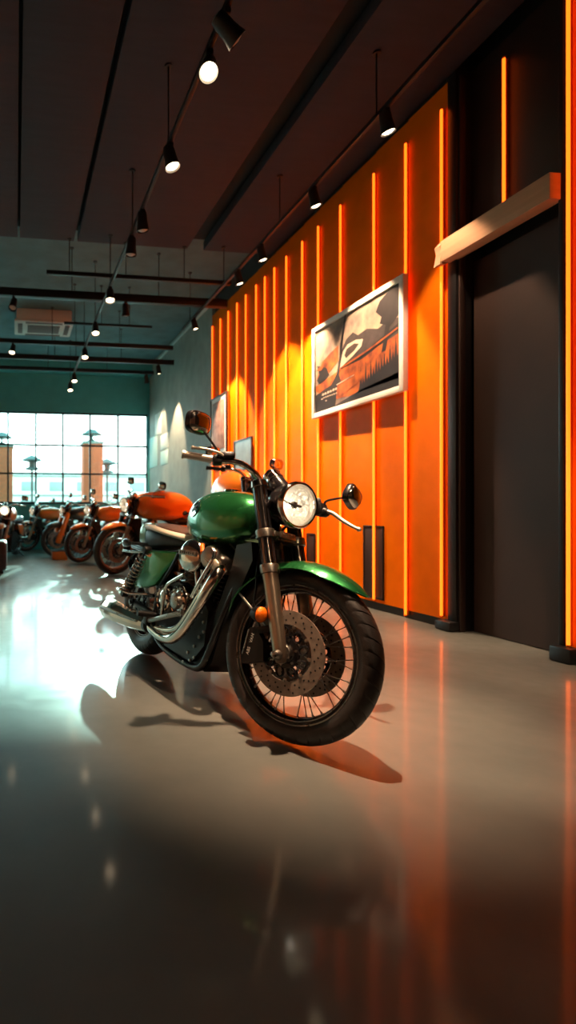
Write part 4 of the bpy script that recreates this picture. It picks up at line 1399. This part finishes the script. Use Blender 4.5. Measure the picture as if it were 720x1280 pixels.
LAMPS = []
def spot_lamp(base, aim, on, label, power=0, size=R(70), blend=.6, col=(1.0, .66, .40), k=1.0):
    """track spot: adapter on the rail, arm, canister aimed at a point; a lit one carries its own light"""
    base, aim = Vector(base), Vector(aim)
    r = empty('spot_lamp', base)
    tag(r, label, 'lamp', 'track spot lamps')
    piv = Vector((0, 0, -.10 * k))
    d = (aim - (base + piv)).normalized()
    ad = MB().box((0, 0, -.012), (.045 * k, .045 * k, .03), .005)
    ad.tube([(0, 0, -.02), piv], .012 * k, 10)
    ad.build('arm', M['lamp_body'], r)
    c = MB().lathe([(.022 * k, -.085 * k), (.040 * k, -.078 * k), (.046 * k, -.05 * k), (.050 * k, .03 * k), (.060 * k, .085 * k), (.062 * k, .095 * k), (.057 * k, .096 * k), (.050 * k, .07 * k), (.001, .068 * k)], o=piv, axis=d, n=24)
    co = c.build('canister', M['lamp_body'], r)
    l = MB().lathe([(.049 * k, .070 * k), (.047 * k, .082 * k), (.030 * k, .094 * k), (.001, .100 * k)], o=piv, axis=d, n=24)
    l.build('lamp_lens', M['lamp_on'] if on else M['lamp_off'], r if False else co)
    if power:
        ld = bpy.data.lights.new('spot_light', 'SPOT')
        ld.energy = power
        ld.color = col
        ld.spot_size = size
        ld.spot_blend = blend
        ld.shadow_soft_size = .03
        lo = bpy.data.objects.new('spot_light', ld)
        C.objects.link(lo)
        lo.parent = r
        lo.location = piv + d * (.115 * k)
        lo.rotation_euler = d.to_track_quat('-Z', 'Y').to_euler()
    return r


# ------------------------------------------------------------------ things placed
hero = make_bike('green cruiser motorcycle with chrome exhaust and round headlight on the open floor', {'hero': True, 'paint': 'green', 'pale': 'green_pale', 'steer': 17.76})
stand_bike(hero, (.8597, 3.5396, .008), R(-79.99))

def bg(label, px, py, psi, opts, scale=1.0, lean=5):
    b = make_bike(label, opts)
    stand_bike(b, on_floor(px, py) + Vector((0, 0, .006)), psi, lean, scale, True)
    return b
FACE = PI + R(15)
bg('large orange cruiser with copper wheels standing behind the green one', 143, 719, FACE, {'paint': 'orange', 'pale': 'orange', 'steer': 10, 'copper_wheels': True, 'tank_scale': (1.5, 1.15, 1.42)}, 1.08)
f_bike = make_bike('orange motorcycle close to the orange wall, mostly hidden by the green tank', {'paint': 'orange', 'pale': 'orange', 'steer': 8, 'copper_wheels': True, 'tank_scale': (1.2, 1.25, 1.42)})
stand_bike(f_bike, (2.66, 5.75, .006), R(-88), 5, 1.25, True)
bg('orange cruiser with dark spoked wheels beside the low orange block', 100, 704, FACE, {'paint': 'orange', 'pale': 'orange', 'steer': 12}, 1.0)
bg('dark motorcycle with thick slanted orange fork covers below the middle of the window', 70, 696, FACE, {'paint': 'grey_paint', 'pale': 'grey_paint', 'steer': 4, 'fork_cover': 'orange'}, 1.0)
bg('orange-tanked motorcycle nearest to the window, before its left half', 33, 689.5, FACE, {'paint': 'orange', 'pale': 'grey_paint', 'steer': 14}, 1.0)
bg('dark motorcycle facing the room at the left end of the far row', -4, 701, R(-104), {'paint': 'orange', 'pale': 'grey_paint', 'steer': 14}, 1.0)

# ottoman at the left edge
oc = on_floor(-14, 716)
ot = empty('ottoman', oc)
tag(ot, 'dark rounded ottoman on the floor at the left edge', 'ottoman')
MB().box((0, .1, .27), (.56, .56, .46), .06, seg=4).build('cushion', M['ottoman'], ot)
MB().box((0, .1, .03), (.46, .46, .06), .01).build('base', M['metal_black'], ot)
# orange block on the floor
bc = on_floor(75, 700)
ob = empty('display_block', bc)
tag(ob, 'low orange block on the floor left of the dark spoked wheel', 'block')
MB().box((0, .15, .085), (.30, .30, .17), .012).build('body', M['stand_orange'], ob)
MB().box((0, .15, .176), (.31, .31, .014), .004).build('lid', M['satin'], ob)

# ceiling cassette
ac = empty('air_conditioner', (xat(54, 10.75), 10.7, CEIL))
tag(ac, 'white ceiling air conditioner cassette with brown grille', 'air conditioner')
MB().box((0, 0, -.10), (1.05, .80, .22), .03).build('casing', M['ac'], ac)
MB().box((0, 0, -.225), (1.12, .84, .045), .02).build('fascia', M['ac'], ac)
MB().box((0, 0, -.250), (.62, .44, .012), .004).build('grille', M['ac_dark'], ac)
for sx in (-1, 1):
    MB().box((sx * .45, 0, -.250), (.09, .56, .010), .003).build('vent', M['ac_dark'], ac)
    MB().box((0, sx * .34, -.250), (.70, .08, .010), .003).build('vent', M['ac_dark'], ac)

# spot lamps down the middle track: image x of each, aim point, lit?
MID = [(-2.2, (.95, 2.9, .6), True, 'lit spot lamp on the middle track behind the viewer', 0),
       (.75, (1.05, 2.75, .5), True, 'lit spot lamp on the middle track above the viewer', 0),
       (2.38, (1.30, 2.45, .0), True, 'lit spot lamp on the middle track right above the green motorcycle', 0),
       (3.28, (.45, 1.5, .9), True, 'bright lit spot lamp nearest on the middle track', 0),
       (4.15, (1.9, 3.6, .0), True, 'lit spot lamp second on the middle track, pointing straight down', 0),
       (5.1, (1.5, 5.6, .0), False, 'unlit spot lamp third on the middle track', 0),
       (5.6, (1.0, 5.9, .0), False, 'unlit spot lamp fourth on the middle track', 0),
       (6.9, (1.0, 5.7, .4), True, 'lit spot lamp fifth on the middle track by the nearest crossbar', 0),
       (8.2, (1.1, 7.0, .4), True, 'lit spot lamp sixth on the middle track', 0),
       (9.5, (1.1, 8.2, .4), True, 'lit spot lamp seventh on the middle track', 0),
       (11.25, (1.2, 10., .4), True, 'lit spot lamp eighth on the middle track', 0),
       (12.1, (1.2, 10.8, .4), True, 'lit spot lamp last on the middle track towards the window', 0)]
POW = [60, 300, 1150, 14, 420, 0, 0, 420, 260, 220, 180, 140]
SIZ = [30, 26, 41, 40, 46, 50, 50, 52, 52, 52, 52, 52]
for (y, aim, on, lb_, _), pw, sz in zip(MID, POW, SIZ):
    spot_lamp((X_TRK, y, Z_TRK - .017), aim, on, lb_, pw, R(sz), .95 if sz == 41 else .6)
spot_lamp((X_TRK, 3.0, Z_TRK - .017), (2.6, 3.2, 2.6), False, 'small unlit spot lamp beside the nearest bright one')
# wall washers, most of them seen from behind
WASH = [2.0, 3.75, 4.75, 5.85, 6.5, 8.2]
WL = ['spot lamp on the wall track out of view on the near side of the doorway', 'black spot lamp on the wall track nearest to the doorway', 'black spot lamp on the wall track in front of the white-framed poster',
      'small bright spot lamp on the wall track beyond the poster', 'black spot lamp on the wall track right behind the small bright one', 'lit spot lamp at the far end of the wall track']
WP = [420, 180, 620, 800, 520, 760]
for y, lb_, pw in zip(WASH, WL, WP):
    spot_lamp((2.76, y, 3.983), (XW, y + .15, 1.4) if y > 3 else (2.5, 2.7, 0), True, lb_, pw, R(58) if y > 3 else R(46), .35, k=.9)
# added track and lamps, unseen: they wash the left wall for warm chrome reflections
rail('track_rail', (-4.1, YB + .4, 4.0), (-4.1, 10.0, 4.0), .036, .034, 'added unseen black lamp track along the brown wall left of the picture', [.1, .4, .7, .95])
for i, y in enumerate((-2.6, -.4, 1.8, 4.0, 6.2)):
    spot_lamp((-4.1, y, 3.983), (XL, y, 1.5), True, 'added reflection lamp washing the brown wall outside the picture, %s along its track' % nth(i), 330, R(64), .4, k=.9)
# lamps hanging from the crossbars
for (Y, px, on, aim, lb_, pw) in ((7.85, 17, False, (-.6, 6.5, 1), 'unlit spot lamp under the thick crossbar left of the air conditioner', 0),
                                (7.85, 157, False, (1.9, 8.8, 0), 'unlit spot lamp under the thick crossbar right of the middle track', 0),
                                (10.2, 16, True, (-.9, 8.8, 0), 'dim spot lamp under the fourth crossbar at the left', 60),
                                (11.2, 198, True, (XW, 11.6, 1.6), 'spot lamp at the right end of the fifth crossbar by the grey wall', 520),
                                (12.2, 183, True, (XW, 13.0, 1.9), 'spot lamp at the right end of the last crossbar', 320)):
    z = {7.85: 4.03, 10.2: 4.08, 11.2: 4.07, 12.2: 4.11}[Y]
    spot_lamp((xat(px, Y), Y, z), aim, on, lb_, pw, R(55), .4)

# ------------------------------------------------------------------ daylight
w = bpy.data.worlds.new('sky')
S.world = w
w.use_nodes = True
nt = w.node_tree
bgn = nt.nodes['Background']
tcw = nt.nodes.new('ShaderNodeTexCoord')
sep = nt.nodes.new('ShaderNodeSeparateXYZ')
nt.links.new(tcw.outputs['Generated'], sep.inputs[0])
ramp = nt.nodes.new('ShaderNodeValToRGB')
ramp.color_ramp.elements[0].position = 0.0
ramp.color_ramp.elements[0].color = (0.80, 1.0, 0.96, 1)
ramp.color_ramp.elements[1].position = 0.6
ramp.color_ramp.elements[1].color = (0.28, 0.78, 0.82, 1)
nt.links.new(sep.outputs['Z'], ramp.inputs[0])
nt.links.new(ramp.outputs[0], bgn.inputs['Color'])
bgn.inputs['Strength'].default_value = 6.5
sd = bpy.data.lights.new('sun', 'SUN')
sd.energy = 19
sd.color = (0.60, 1.0, 0.86)
sd.angle = R(1.2)
so = bpy.data.objects.new('sun', sd)
C.objects.link(so)
so.location = (8, 30, 9)
so.rotation_euler = Vector((-2.94, -11.5, -3.5)).to_track_quat('-Z', 'Y').to_euler()
